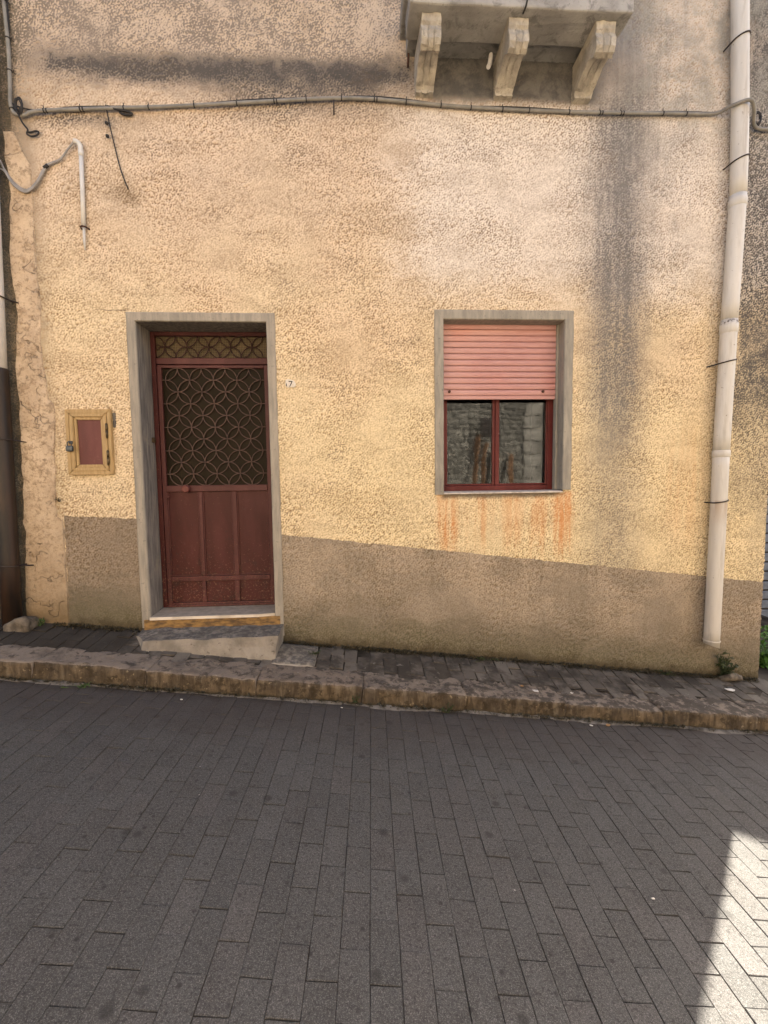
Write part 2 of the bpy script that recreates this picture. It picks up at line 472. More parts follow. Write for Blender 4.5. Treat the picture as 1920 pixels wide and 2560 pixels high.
def mat_bracket():
    m = Mat('bracket_limestone', 0.88, 0.2)
    f = m.noise(60, 4, 0.7); b = m.noise(6, 4, 0.65, sc=(2, 1, 1)); s = m.noise(22, 4, 0.7, dist=0.5)
    c = m.mix(b.ss(0.35, 0.65), (0.46, 0.415, 0.34), (0.29, 0.262, 0.22))
    c = m.mix(s.ss(0.55, 0.68)*0.6, c, (0.19, 0.17, 0.14))
    c = m.mix(f.ss(0.62, 0.72)*0.5, c, (0.13, 0.12, 0.10))
    m.color(c); m.bump(f*0.5 + s*0.6, 0.006, 0.9)
    return m.mat

def mat_plaster():
    m = Mat('patch_plaster', 0.9, 0.2)
    f = m.noise(48, 4, 0.7); b = m.noise(3.5, 4, 0.65); s = m.noise(11, 4, 0.7, off=(3, 0, 1))
    c = m.mix(b.ss(0.35, 0.65), (0.58, 0.45, 0.31), (0.46, 0.35, 0.24))
    c = m.mix(s.ss(0.5, 0.68)*0.65, c, (0.30, 0.21, 0.13))
    c = m.mix(f.ss(0.54, 0.68)*0.6, c, (0.24, 0.165, 0.10))
    wx_ = m.noise(5, 3, 0.6, off=(0, 2, 5))
    ck = (wx_ - 0.5).abs().ss(0.012, 0.0)*b.ss(0.5, 0.58)
    c = m.mix(ck*0.25, c, (0.16, 0.105, 0.06))
    rc = m.noise(60, 2, 0.6, off=(2, 2, 2)).ss(0.52, 0.4)*s.ss(0.42, 0.55)
    c = m.mix(rc*0.6, c, (0.22, 0.16, 0.10))
    c = m.mix(m.z.ss(1.9, 0.5)*0.65, c, (0.30, 0.22, 0.135))
    c = m.mix((m.z + (s - 0.5)*0.4).ss(0.8, 0.48)*0.75, c, (0.12, 0.08, 0.035))
    m.color(c); m.bump(b*0.5 + s*0.8 + f*0.3 - ck*0.8, 0.016, 1.0)
    return m.mat

def mat_rubble():
    m = Mat('rubble_stone', 0.9, 0.2)
    r = m.rand(); f = m.noise(22, 4, 0.7); b = m.noise(4, 4, 0.6)
    c = m.mix(r, (0.10, 0.095, 0.085), (0.30, 0.28, 0.24))
    c = m.mix(b.ss(0.4, 0.7)*0.6, c, (0.07, 0.065, 0.055))
    c = m.mix(f.ss(0.58, 0.7)*0.6, c, (0.34, 0.32, 0.28))
    m.color(c); m.bump(f, 0.02, 1.0)
    return m.mat

def mat_leaf(name, c1, c2):
    m = Mat(name, 0.6, 0.3)
    m.color(m.mix(m.rand(), c1, c2))
    m.b.inputs['Subsurface Weight'].default_value = 0.0
    return m.mat

def mat_shutter():
    m = Mat('pink_shutter_plastic', 0.55, 0.35)
    g = m.noise(10, 4, 0.65, sc=(0.7, 1, 9)); d = m.noise(3, 3, 0.6); s = m.noise(60, 3, 0.6, sc=(0.5, 1, 1))
    c = m.mix(g.ss(0.3, 0.7), (0.43, 0.215, 0.19), (0.50, 0.275, 0.245))
    groove = ((m.z - 2.2445)/0.0487).fract()
    c = m.mix(groove.ss(0.75, 0.97)*(d*0.9 + 0.2), c, (0.20, 0.085, 0.07))
    c = m.mix(m.noise(1.2, 2, 0.5, off=(3, 0, 9)).ss(0.4, 0.65)*0.35, c, (0.60, 0.36, 0.315))
    c = m.mix(d.ss(0.5, 0.75)*0.4, c, (0.55, 0.215, 0.17))
    c = m.mix(s.ss(0.64, 0.74)*0.35, c, (0.33, 0.13, 0.10))
    m.color(c); m.bump(g, 0.0015, 0.5)
    return m.mat

MT = dict(
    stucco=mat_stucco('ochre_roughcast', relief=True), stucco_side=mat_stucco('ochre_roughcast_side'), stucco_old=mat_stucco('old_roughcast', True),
    band=mat_doorband(), wband=mat_cement('window_band_render', (0.34, 0.305, 0.245), (0.235, 0.215, 0.18)),
    marble=mat_marble(),
    sillm=mat_simple('pale_sill', (0.62, 0.55, 0.47), (0.40, 0.34, 0.28), 25, 0.6),
    riser=mat_simple('ochre_riser', (0.30, 0.175, 0.062), (0.085, 0.055, 0.03), 14, 0.9, bump=0.006, sc=(1, 1, 3)),
    step=mat_step(), lump=mat_simple('dirty_stone', (0.17, 0.14, 0.105), (0.07, 0.057, 0.043), 18, 0.9, 0.2, bump=0.008),
    red=mat_paint('oxblood_paint', (0.050, 0.0120, 0.0100)),
    redlite=mat_paint('oxblood_paint_rails', (0.070, 0.0235, 0.0205)),
    redwin=mat_paint('oxblood_window_paint', (0.085, 0.016, 0.014), 0.35, amount=0.3),
    grille=mat_paint('grille_paint', (0.085, 0.052, 0.040), 0.5),
    grille_dark=mat_paint('transom_grille_paint', (0.030, 0.012, 0.010), 0.5),
    knob=mat_paint('knob_paint', (0.115, 0.036, 0.029), 0.35, amount=0.3),
    doorglass=mat_wiredglass('dark_textured_glass', (0.019, 0.0125, 0.006), (0.010, 0.0065, 0.003), 0.25, 0.007),
    transglass=mat_wiredglass('yellowed_wired_glass', (0.075, 0.054, 0.031), (0.17, 0.13, 0.072), 0.35),
    glass=mat_glass('window_glass'), roomm=mat_simple('dark_room', (0.05, 0.05, 0.05), rough=0.9),
    shutter=mat_shutter(), iron=mat_simple('dark_iron', (0.045, 0.032, 0.026), (0.02, 0.015, 0.013), 40, 0.7, 0.4),
    rust=mat_simple('rusty_iron', (0.10, 0.045, 0.025), (0.04, 0.022, 0.016), 40, 0.8),
    pipe=mat_pipe(), brownpipe=mat_simple('brown_black_pipe', (0.036, 0.018, 0.010), (0.008, 0.006, 0.005), 5, 0.5, 0.4, sc=(3, 3, 0.5)),
    whitepipe=mat_simple('white_pipe', (0.62, 0.60, 0.56), (0.52, 0.50, 0.46), 6, 0.45),
    cable=mat_simple('grey_cable_sheath', (0.25, 0.235, 0.205), (0.17, 0.16, 0.14), 12, 0.55),
    blackwire=mat_simple('black_wire', (0.03, 0.027, 0.026), rough=0.6),
    greywire=mat_simple('light_grey_wire', (0.33, 0.31, 0.29), (0.22, 0.205, 0.19), 15, 0.5),
    wood=mat_wood(), panel=mat_paint('brown_panel_paint', (0.098, 0.032, 0.028), 0.4, (0.20, 0.10, 0.085), 0.25),
    hinge=mat_simple('tarnished_brass', (0.16, 0.11, 0.05), (0.05, 0.035, 0.02), 60, 0.5, 0.5, 0.6),
    lock=mat_simple('weathered_steel', (0.09, 0.10, 0.105), (0.04, 0.045, 0.05), 60, 0.45, 0.5, 0.6),
    plate=mat_simple('white_number_plate', (0.66, 0.62, 0.55), (0.60, 0.52, 0.41), 60, 0.5), ink=mat_simple('plate_ink', (0.05, 0.04, 0.035), rough=0.6),
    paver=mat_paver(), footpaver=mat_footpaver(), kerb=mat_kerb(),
    dirt=mat_simple('joint_dirt', (0.016, 0.013, 0.010), (0.07, 0.06, 0.048), 4, 0.95, 0.1, bump=0.004),
    mortar=mat_simple('grey_mortar', (0.20, 0.18, 0.155), (0.09, 0.08, 0.068), 16, 0.95, 0.1, bump=0.006),
    balcony=mat_balcony(), bracket=mat_bracket(), plaster=mat_plaster(), rubble=mat_rubble(),
    oppmortar=mat_simple('rubble_mortar', (0.24, 0.225, 0.195), (0.14, 0.13, 0.115), 6, 0.95, 0.1, bump=0.01),
    opprender=mat_simple('pale_grey_render', (0.55, 0.46, 0.35), (0.46, 0.38, 0.285), 3, 0.95, 0.1, bump=0.01),
    quoin=mat_simple('pale_quoin_stone', (0.34, 0.32, 0.28), (0.24, 0.22, 0.195), 8, 0.9, 0.1, bump=0.01),
    plank=mat_simple('weathered_plank', (0.34, 0.19, 0.10), (0.22, 0.12, 0.065), 8, 0.8, sc=(4, 4, 0.5)),
    bluewall=mat_simple('bluish_render', (0.16, 0.165, 0.18), (0.10, 0.105, 0.115), 5, 0.9),
    slatmetal=mat_simple('grey_blue_metal', (0.20, 0.22, 0.25), (0.13, 0.145, 0.17), 12, 0.5),
    tile=mat_simple('roof_tile', (0.33, 0.17, 0.10), (0.22, 0.11, 0.065), 8, 0.85),
    soil=mat_simple('packed_soil', (0.10, 0.085, 0.065), (0.06, 0.05, 0.04), 3, 0.95, 0.1, bump=0.01),
    leaf=mat_leaf('weed_leaf', (0.045, 0.085, 0.022), (0.075, 0.12, 0.03)),
    leafd=mat_leaf('dark_weed_leaf', (0.028, 0.042, 0.014), (0.05, 0.06, 0.02)),
    bright=mat_leaf('bright_weed_leaf', (0.05, 0.14, 0.025), (0.09, 0.20, 0.04)),
    moss=mat_leaf('moss_and_litter', (0.024, 0.024, 0.011), (0.06, 0.046, 0.026)),
    paper=mat_simple('pale_litter', (0.62, 0.60, 0.56), (0.50, 0.46, 0.40), 60, 0.8), dryleaf=mat_simple('dry_leaf', (0.36, 0.20, 0.08), (0.22, 0.12, 0.05), 60, 0.8),
)

# ------------------------------------------------------------------ mesh helpers
COL = scene.collection
ORIGIN = {}

def new_obj(name, me, mat=None, parent=None, loc=None):
    o = bpy.data.objects.new(name, me)
    if mat is not None and me is not None and not me.materials: me.materials.append(MT[mat])
    COL.objects.link(o)
    if parent is not None:
        o.parent = parent
    if loc is not None: o.location = loc
    return o

def thing(name, label, cat, loc=(0, 0, 0), group=None):
    o = bpy.data.objects.new(name, None)
    o.empty_display_size = 0.1
    o.location = loc
    COL.objects.link(o)
    o['label'] = label; o['category'] = cat
    if group: o['group'] = group
    ORIGIN[o.name] = Vector(loc)
    return o

def root_origin(o):
    while o.parent is not None: o = o.parent
    return ORIGIN.get(o.name, Vector((0, 0, 0)))

def part(name, bm, mat, parent, smooth=False, label=None):
    """mesh given in world coordinates, stored in its thing's own space"""
    me = bpy.data.meshes.new(name)
    bm.to_mesh(me); bm.free()
    if parent is not None:
        me.transform(Matrix.Translation(-root_origin(parent)))
    if smooth:
        for p in me.polygons: p.use_smooth = True
    o = new_obj(name, me, mat, parent)
    if label: o['label'] = label
    return o

def single(name, bm, mat, label, cat, loc=None, smooth=False, group=None):
    me = bpy.data.meshes.new(name)
    bm.to_mesh(me); bm.free()
    loc = Vector(loc) if loc is not None else Vector((0, 0, 0))
    me.transform(Matrix.Translation(-loc))
    if smooth:
        for p in me.polygons: p.use_smooth = True
    o = new_obj(name, me, mat, None, loc)
    ORIGIN[o.name] = loc
    if label: o['label'] = label
    if cat: o['category'] = cat
    if group: o['group'] = group
    return o

def BM(): return bmesh.new()

def box(bm, x0, x1, y0, y1, z0, z1, bev=0.0, seg=2):
    r = bmesh.ops.create_cube(bm, size=1.0)
    vs = r['verts']
    for v in vs:
        v.co = Vector(((x0+x1)/2 + v.co.x*(x1-x0), (y0+y1)/2 + v.co.y*(y1-y0), (z0+z1)/2 + v.co.z*(z1-z0)))
    if bev > 0:
        es = set()
        for v in vs: es.update(v.link_edges)
        bmesh.ops.bevel(bm, geom=list(es), offset=bev, segments=seg, affect='EDGES', profile=0.5)
    return bm

def tube(bm, pts, r, n=10, cap=True, radii=None):
    pts = [Vector(p) for p in pts]
    rings = []
    up = None
    for i, p in enumerate(pts):
        d = (pts[min(i+1, len(pts)-1)] - pts[max(i-1, 0)]).normalized()
        if up is None:
            up = Vector((0, 0, 1)) if abs(d.z) < 0.9 else Vector((0, -1, 0))
        a = d.cross(up)
        if a.length < 1e-4: a = d.cross(Vector((1, 0, 0)))
        a.normalize(); b = a.cross(d).normalized(); up = b
        rr = radii[i] if radii else r
        rings.append([bm.verts.new(p + (a*math.cos(2*math.pi*k/n) + b*math.sin(2*math.pi*k/n))*rr) for k in range(n)])
    for i in range(len(rings)-1):
        for k in range(n):
            bm.faces.new((rings[i][k], rings[i][(k+1) % n], rings[i+1][(k+1) % n], rings[i+1][k]))
    if cap:
        bm.faces.new(rings[0][::-1]); bm.faces.new(rings[-1])
    bmesh.ops.recalc_face_normals(bm, faces=bm.faces)
    return bm

def smooth_path(pts, n=6):
    """Catmull-Rom"""
    P = [Vector(p) for p in pts]; out = []
    for i in range(len(P)-1):
        p0, p1, p2, p3 = P[max(i-1, 0)], P[i], P[i+1], P[min(i+2, len(P)-1)]
        for k in range(n):
            t = k/n
            out.append(0.5*((2*p1) + (p2-p0)*t + (2*p0-5*p1+4*p2-p3)*t*t + (3*p1-p0-3*p2+p3)*t*t*t))
    out.append(P[-1]); return out

def jitter(bm, amp, scale, seed=0.0, axes=(1, 1, 1)):
    for v in bm.verts:
        d = mnoise.noise_vector(v.co*scale + Vector((seed, seed*1.7, seed*0.3)))*amp
        v.co += Vector((d.x*axes[0], d.y*axes[1], d.z*axes[2]))
    return bm

def prism(bm, prof, x0, x1, mapf=lambda x, a, b: (x, a, b)):
    """profile [(y,z)...] extruded along x"""
    A = [bm.verts.new(mapf(x0, a, b)) for a, b in prof]
    B = [bm.verts.new(mapf(x1, a, b)) for a, b in prof]
    n = len(prof)
    for i in range(n):
        bm.faces.new((A[i], A[(i+1) % n], B[(i+1) % n], B[i]))
    bm.faces.new(A[::-1]); bm.faces.new(B)
    bmesh.ops.recalc_face_normals(bm, faces=bm.faces)
    return bm

def subd(bm, cuts=1):
    bmesh.ops.subdivide_edges(bm, edges=bm.edges[:], cuts=cuts, use_grid_fill=True)
    return bm

def rough_block(dx, dy, dz, step, bev, amp, scale, seed):
    """beveled box centred at the origin, cut into cells of about `step` and roughened"""
    bm = BM()
    box(bm, -dx/2, dx/2, -dy/2, dy/2, -dz/2, dz/2)
    for ax, ln in ((0, dx), (1, dy), (2, dz)):
        k = max(1, int(ln/step))
        for i in range(1, k):
            co = Vector((0, 0, 0)); no = Vector((0, 0, 0))
            co[ax] = -ln/2 + ln*i/k; no[ax] = 1
            bmesh.ops.bisect_plane(bm, geom=bm.verts[:]+bm.edges[:]+bm.faces[:], plane_co=co, plane_no=no)
    hx, hy, hz = dx/2, dy/2, dz/2
    for v in bm.verts:
        c = v.co
        q = [max(abs(c.x)-(hx-bev), 0), max(abs(c.y)-(hy-bev), 0), max(abs(c.z)-(hz-bev), 0)]
        l = math.sqrt(sum(t*t for t in q))
        if l > bev:
            f = bev/l
            for i, h in enumerate((hx, hy, hz)):
                if q[i] > 0: c[i] = math.copysign((h-bev) + q[i]*f, c[i])
    jitter(bm, amp, scale, seed); jitter(bm, amp*0.5, scale*3, seed+5)
    return bm

def structure(o): o['kind'] = 'structure'; return o
def stuff(o): o['kind'] = 'stuff'; return o

# ------------------------------------------------------------------ ground, street, kerb, footway
bm = BM()
S = 400.0
vs = [bm.verts.new((x, y, SLOPE*max(-40, min(40, x)) - 0.10)) for y in (-S, S) for x in (-S, -40, 40, S)]
for i in range(3): bm.faces.new((vs[i], vs[i+1], vs[i+5], vs[i+4]))
structure(single('ground', bm, 'soil', None, None))

# street: dirt bed with concrete pavers
phi = math.atan(0.0313)
th = math.atan(-SLOPE)
BASIS = Matrix.Rotation(th, 3, 'Y') @ Matrix.Rotation(-phi, 3, 'Z')
S0 = Vector((0.087, 0.0, gz(0.087)))
PW, PL = 0.1008, 0.2100
bm = BM()
q = [bm.verts.new((x, y, gz(x) - 0.0052)) for x, y in ((-9, -7.0), (9, -7.0), (9, -0.42), (-9, -0.42))]
bm.faces.new(q)
street = structure(single('street', bm, 'dirt', None, None))

def paver_mesh(name, w, l, seed, mat):
    r = random.Random(seed)
    bm = BM()
    g = 0.0004 + r.random()*0.0006
    hx, hy = w/2-g, l/2-g-0.0006
    b = 0.0024
    rows = []
    for (ix, iy, z) in ((0, 0, -0.03), (0, 0, -b*0.9), (b, b, 0.0)):
        ring = []
        for sx, sy in ((-1, -1), (1, -1), (1, 1), (-1, 1)):
            ring.append(bm.verts.new((sx*(hx-ix) + r.uniform(-.0011, .0007), sy*(hy-iy) + r.uniform(-.0012, .0009), z + (r.uniform(-.0004, .0004) if z > -0.01 else 0))))
        rows.append(ring)
    for i in range(2):
        for k in range(4):
            bm.faces.new((rows[i][k], rows[i][(k+1) % 4], rows[i+1][(k+1) % 4], rows[i+1][k]))
    bm.faces.new(rows[2])
    bmesh.ops.recalc_face_normals(bm, faces=bm.faces)
    me = bpy.data.meshes.new(name)
    bm.to_mesh(me); bm.free()
    me.materials.append(MT[mat])
    return me

PAV = [paver_mesh('paver', PW, PL, s, 'paver') for s in range(8)]
def in_view(p):
    d = p - CAM
    zz = d.dot(fwd)
    if zz < 0.1: return None
    px, py = d.dot(r2)/zz*1130, -d.dot(u2)/zz*1130
    return zz if abs(px) < 1010 and abs(py) < 1330 else None
cand = []
for i in range(-78, 84):
    off = 0.5 if i % 2 else 0.0
    drift = 0.0025*math.sin(i*1.7) + rnd.uniform(-0.004, 0.004)
    for j in range(-31, -1):
        u = (i + 0.5)*PW
        v = (j + off)*PL - 0.002 + drift + 0.06
        loc = S0 + BASIS @ Vector((u, v, max(-0.0018, rnd.gauss(0, 0.001))))
        if loc.y > -0.50 or loc.y < -6.9: continue
        rot = BASIS @ (Matrix.Rotation(max(-0.01, min(0.01, rnd.gauss(0, 0.005))), 3, 'X') @ Matrix.Rotation(max(-0.016, min(0.016, rnd.gauss(0, 0.008))), 3, 'Y') @ Matrix.Rotation(rnd.gauss(0, 0.004), 3, 'Z'))
        cand.append((loc, rot, rnd.randrange(8), in_view(loc) if loc.y < -0.55 else None))
vis = sorted([c for c in cand if c[3]], key=lambda c: c[3])
single_p = vis[:300]
ids = set(id(c) for c in single_p)
for loc, rot, k, d in single_p:
    o = bpy.data.objects.new('paver', PAV[k])
    COL.objects.link(o); o.parent = street
    o.matrix_local = Matrix.Translation(loc) @ rot.to_4x4()
bm = BM()
for c in cand:
    if id(c) in ids: continue
    n0 = len(bm.verts)
    bm.from_mesh(PAV[c[2]])
    bm.verts.ensure_lookup_table()
    M = Matrix.Translation(c[0]) @ c[1].to_4x4()
    for v in bm.verts[n0:]: v.co = M @ v.co
stuff(part('outlying_pavers', bm, 'paver', street))

# kerb of limestone blocks
kerb = bpy.data.objects.new('kerb', None); COL.objects.link(kerb); structure(kerb)
KM = []
for s in range(5):
    bmk = rough_block(0.736, 0.275, 0.26, 0.022, 0.012, 0.011, 8, s*3.1)
    jitter(bmk, 0.007, 45, s*1.9)
    me = bpy.data.meshes.new('kerbstone'); bmk.to_mesh(me); bmk.free()
    for p in me.polygons: p.use_smooth = True
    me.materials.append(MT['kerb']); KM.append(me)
KX = -2.182
ROT_S = Matrix.Rotation(th, 3, 'Y')
for i in range(-7, 11):
    cx = KX + 0.7285*(i + 0.5)
    o = bpy.data.objects.new('kerbstone', KM[i % 5]); COL.objects.link(o); o.parent = kerb
    R_ = ROT_S @ Matrix.Rotation(rnd.gauss(0, 0.006), 3, 'Z') @ Matrix.Rotation(rnd.gauss(0, 0.012), 3, 'X')
    o.matrix_local = Matrix.Translation((cx, -0.4675 + rnd.gauss(0, 0.006), gz(cx) + 0.123 - 0.13 + rnd.gauss(0, 0.005))) @ R_.to_4x4()
# mortar smear along the kerb foot
bm = BM()
prev = None
x = -4.5
while x < 6:
    w = 0.012 + 0.045*max(0, mnoise.noise(Vector((x*2.1, 0, 3))) + 0.15)
    a = bm.verts.new((x, -0.595, gz(x) + 0.012)); b = bm.verts.new((x, -0.60 - w, gz(x) + 0.0035 + 0.003*mnoise.noise(Vector((x*9, 1, 1))))); c = bm.verts.new((x, -0.612 - w*1.25, gz(x) - 0.002))
    if prev:
        bm.faces.new((prev[0], a, b, prev[1])); bm.faces.new((prev[1], b, c, prev[2]))
    prev = (a, b, c); x += 0.03
bmesh.ops.recalc_face_normals(bm, faces=bm.faces)
o = part('mortar_strip', bm, 'mortar', kerb)

# footway between kerb and wall
def fz(x, y): return gz(x) + 0.130 + (y + 0.33)/0.33*0.042
bm = BM()
q = [bm.verts.new((x, y, fz(x, y) - 0.007)) for x, y in ((-6, -0.36), (6.0, -0.36), (6.0, 0.04), (-6, 0.04))]
bm.faces.new(q)
q = [bm.verts.new((x, y, fz(x, 0.04) - 0.009)) for x, y in ((3.3, 0.035), (6.0, 0.035), (6.0, 3.4), (3.3, 3.4))]
bm.faces.new(q)
foot = structure(single('footway', bm, 'dirt', None, None))
FP = [paver_mesh('footway_paver', 0.1, 0.2, 40+s, 'footpaver') for s in range(5)]
ex = Vector((1, 0, SLOPE)).normalized(); ey = Vector((0, 1, 0.127)).normalized(); ez = ex.cross(ey).normalized(); ey = ez.cross(ex)
FB = Matrix((ex, ey, ez)).transposed()
for i in range(-28, 47):
    for j in range(0, 3):
        cx = i*0.1025 + 0.03; cy = -0.335 + 0.1 + (j - (0.5 if i % 2 else 0.0))*0.203
        if not (-0.42 < cy < 0.02) : continue
        if cx > 3.5 and cy > 0: pass
        if -0.66 < cx < -0.36 and cy < -0.02: continue      # cement patch beside the step
        z = fz(cx, cy) + rnd.gauss(0, 0.0025) - (0.004 if rnd.random() < 0.15 else 0)
        rot = FB @ Matrix.Rotation(rnd.gauss(0, 0.012), 3, 'X') @ Matrix.Rotation(rnd.gauss(0, 0.014), 3, 'Y') @ Matrix.Rotation(rnd.gauss(0, 0.015) - 0.03, 3, 'Z')
        o = bpy.data.objects.new('footway_paver', FP[rnd.randrange(5)]); COL.objects.link(o); o.parent = foot
        o.matrix_local = Matrix.Translation((cx, cy, z)) @ rot.to_4x4()
# cement patch beside the step
bm = rough_block(0.33, 0.31, 0.06, 0.03, 0.015, 0.008, 10, 2.0)
M = Matrix.Translation((-0.50, -0.185, fz(-0.5, -0.18) - 0.018)) @ FB.to_4x4()
for v in bm.verts: v.co = M @ v.co
part('cement_patch', bm, 'step', foot, True)

# ------------------------------------------------------------------ the house
house = thing('house', 'ochre roughcast house with dark red door, pink roller shutter and stone balcony', 'house', (0.5, 0, 0))
HX0, HX1, HZ0, HZ1, HD = -2.47, 3.49, -1.0, 7.0, 7.0
DX0, DX1, DZ0, DZ1 = -1.663, -0.681, 0.36, 2.785
WX0, WX1, WZ0, WZ1 = 0.706, 1.690, 1.440, 2.817

def ticks(a, b, step, must):
    t = set(); n = int(round((b-a)/step))
    for i in range(n+1): t.add(round(a + (b-a)*i/n, 5))
    for m_ in must:
        t = {v for v in t if abs(v-m_) > step*0.4}
    t.update(must); return sorted(t)

def wall_sheet(x0, x1, z0, z1, y, holes, step, amp, seed):
    xs = ticks(x0, x1, step, [x0, x1] + [h[i] for h in holes for i in (0, 1)])
    zs = ticks(z0, z1, step, [z0, z1] + [h[i] for h in holes for i in (2, 3)])
    bm = BM(); g = {}
    def vt(i, k):
        if (i, k) not in g:
            xx, zz = xs[i], zs[k]
            d = amp*(mnoise.noise(Vector((xx*1.3, seed, zz*1.3))) + 0.6*mnoise.noise(Vector((xx*5, seed+3, zz*5))) + 0.35*mnoise.noise(Vector((xx*14, seed+5, zz*14))))
            g[(i, k)] = bm.verts.new((xx, y + d, zz))
        return g[(i, k)]
    for i in range(len(xs)-1):
        for k in range(len(zs)-1):
            cx, cz = (xs[i]+xs[i+1])/2, (zs[k]+zs[k+1])/2
            if any(h[0] < cx < h[1] and h[2] < cz < h[3] for h in holes): continue
            bm.faces.new((vt(i, k), vt(i+1, k), vt(i+1, k+1), vt(i, k+1)))
    bmesh.ops.recalc_face_normals(bm, faces=bm.faces)
    return bm
def roughcast_wall():
    """front wall as a height field: thrown grains, lumps and slow waves of the trowel"""
    st = 0.0073
    xs = np.linspace(HX0, HX1, int((HX1-HX0)/st)+1)
    zf = np.arange(-0.45, 5.55, st)
    zs = np.concatenate(([HZ0, -0.7], zf, [6.0, 6.5, HZ1]))
    nx, nz = len(xs), len(zf)
    rg = np.random.default_rng(11)
    fx = np.fft.fftfreq(nx, st)[None, :]; fz_ = np.fft.fftfreq(nz, st)[:, None]
    fr = np.sqrt(fx**2 + fz_**2)
    def band(f0, w):
        n = np.fft.ifft2(np.fft.fft2(rg.standard_normal((nz, nx)))*np.exp(-((fr-f0)/w)**2)).real
        return n/n.std()
    fine, lump, slow, mask = band(52, 20), band(22, 12), band(2.0, 1.6), band(1.2, 1.2)
    amp = np.clip(1.0 + 0.28*mask, 0.45, 1.6)
    grains = np.tanh(fine*0.9)*0.0021 + lump*0.0013
    h = grains*amp + slow*0.0022
    rel = np.clip(0.5 + (fine*0.115 + lump*0.05)*amp, 0, 1)
    H = np.zeros((len(zs), nx)); RL = np.full((len(zs), nx), 0.5)
    H[2:2+nz] = np.clip(h, -0.008, 0.0075); RL[2:2+nz] = rel
    X, Z = np.meshgrid(xs, zs)
    co = np.stack([X, -H, Z], -1).reshape(-1, 3)
    cx, cz = (xs[:-1]+xs[1:])/2, (zs[:-1]+zs[1:])/2
    CXg, CZg = np.meshgrid(cx, cz)
    keep = np.ones(CXg.shape, bool)
    for x0, x1, z0, z1, bot in ((DX0, DX1, DZ0, DZ1, 0.0), (WX0, WX1, WZ0, WZ1, 0.0)):
        e = 0.012
        keep &= ~((CXg > x0-e) & (CXg < x1+e) & (CZg > z0+0.004) & (CZg < z1+e))
    idx = np.arange(len(zs)*nx).reshape(len(zs), nx)
    f = np.stack([idx[:-1, :-1], idx[:-1, 1:], idx[1:, 1:], idx[1:, :-1]], -1)[keep]
    me = bpy.data.meshes.new('wall')
    co -= np.array(root_origin(house))[None, :]
    me.vertices.add(len(co)); me.vertices.foreach_set('co', co.astype(np.float32).ravel())
    me.loops.add(f.size); me.loops.foreach_set('vertex_index', f.astype(np.int32).ravel())
    me.polygons.add(len(f)); me.polygons.foreach_set('loop_start', np.arange(0, f.size, 4, dtype=np.int32))
    me.polygons.foreach_set('loop_total', np.full(len(f), 4, np.int32))
    me.polygons.foreach_set('use_smooth', np.ones(len(f), bool))
    me.update(calc_edges=True); me.validate()
    at = me.attributes.new('relief', 'FLOAT', 'POINT')
    at.data.foreach_set('value', RL.astype(np.float32).ravel())
    return new_obj('wall', me, 'stucco', house)
roughcast_wall()
# side, back and top faces close the body
def quad(bm, *pts): bm.faces.new([bm.verts.new(p) for p in pts])
bm = BM()
# right side wall with a slightly rounded arris
n = 60
for k in range(n):
    z0, z1 = HZ0 + (HZ1-HZ0)*k/n, HZ0 + (HZ1-HZ0)*(k+1)/n
    def e(z): return HX1 - 0.003 + 0.008*mnoise.noise(Vector((z*3, 1, 1)))
    quad(bm, (e(z0), 0.001, z0), (HX1+0.008, 0.02, z0), (HX1+0.008, 0.02, z1), (e(z1), 0.001, z1))
    quad(bm, (HX1+0.008, 0.02, z0), (HX1, HD, z0), (HX1, HD, z1), (HX1+0.008, 0.02, z1))
quad(bm, (HX0, 0.03, HZ0), (HX0, HD, HZ0), (HX0, HD, HZ1), (HX0, 0.03, HZ1))
quad(bm, (HX0, HD, HZ0), (HX1, HD, HZ0), (HX1, HD, HZ1), (HX0, HD, HZ1))
bmesh.ops.remove_doubles(bm, verts=bm.verts, dist=0.0001)
part('side_wall', bm, 'stucco_side', house)
bm = BM(); box(bm, HX0-0.05, HX1+0.10, -0.18, HD+0.2, HZ1, HZ1+0.16, 0.02)
part('roof', bm, 'tile', house)

# smooth plaster repair along the left margin, proud of the roughcast
bm = BM(); rowsv = []
zz = 0.40
while zz < 4.12:
    nl = mnoise.noise(Vector((0, zz*2.3, 1)))*0.035 + mnoise.noise(Vector((4, zz*8, 1)))*0.014
    nr = mnoise.noise(Vector((7, zz*1.7, 2)))*0.045 + mnoise.noise(Vector((9, zz*7, 2)))*0.016
    xl = -2.548 + (zz-2.4)*0.02 + nl - (0.02 if zz < 1.3 else 0)
    xr = -2.345 + nr*0.9 - max(0, (zz-3.4))*0.05 + (0.03 if 1.3 < zz < 2.2 else 0)
    if zz < 1.30: xr = -2.288 + nr*0.15
    if zz > 3.9: xr -= (zz-3.9)*0.35
    row = []
    for k in range(9):
        t = k/8
        xx = xl + (xr-xl)*t
        yy = -0.011 - 0.006*mnoise.noise(Vector((xx*9, zz*6, 4))) - 0.004*mnoise.noise(Vector((xx*20, zz*18, 4)))
        if k in (0, 8): yy = 0.004
        if k in (1, 7): xx = (xl + 0.006 if k == 1 else xr - 0.006)
        row.append(bm.verts.new((xx, yy, zz)))
    rowsv.append(row); zz += 0.03
for i in range(len(rowsv)-1):
    for k in range(8):
        bm.faces.new((rowsv[i][k], rowsv[i][k+1], rowsv[i+1][k+1], rowsv[i+1][k]))
for k in range(8):
    pass
part('plaster_patch', bm, 'plaster', house, False, 'smooth cracked plaster repair strip on left margin')

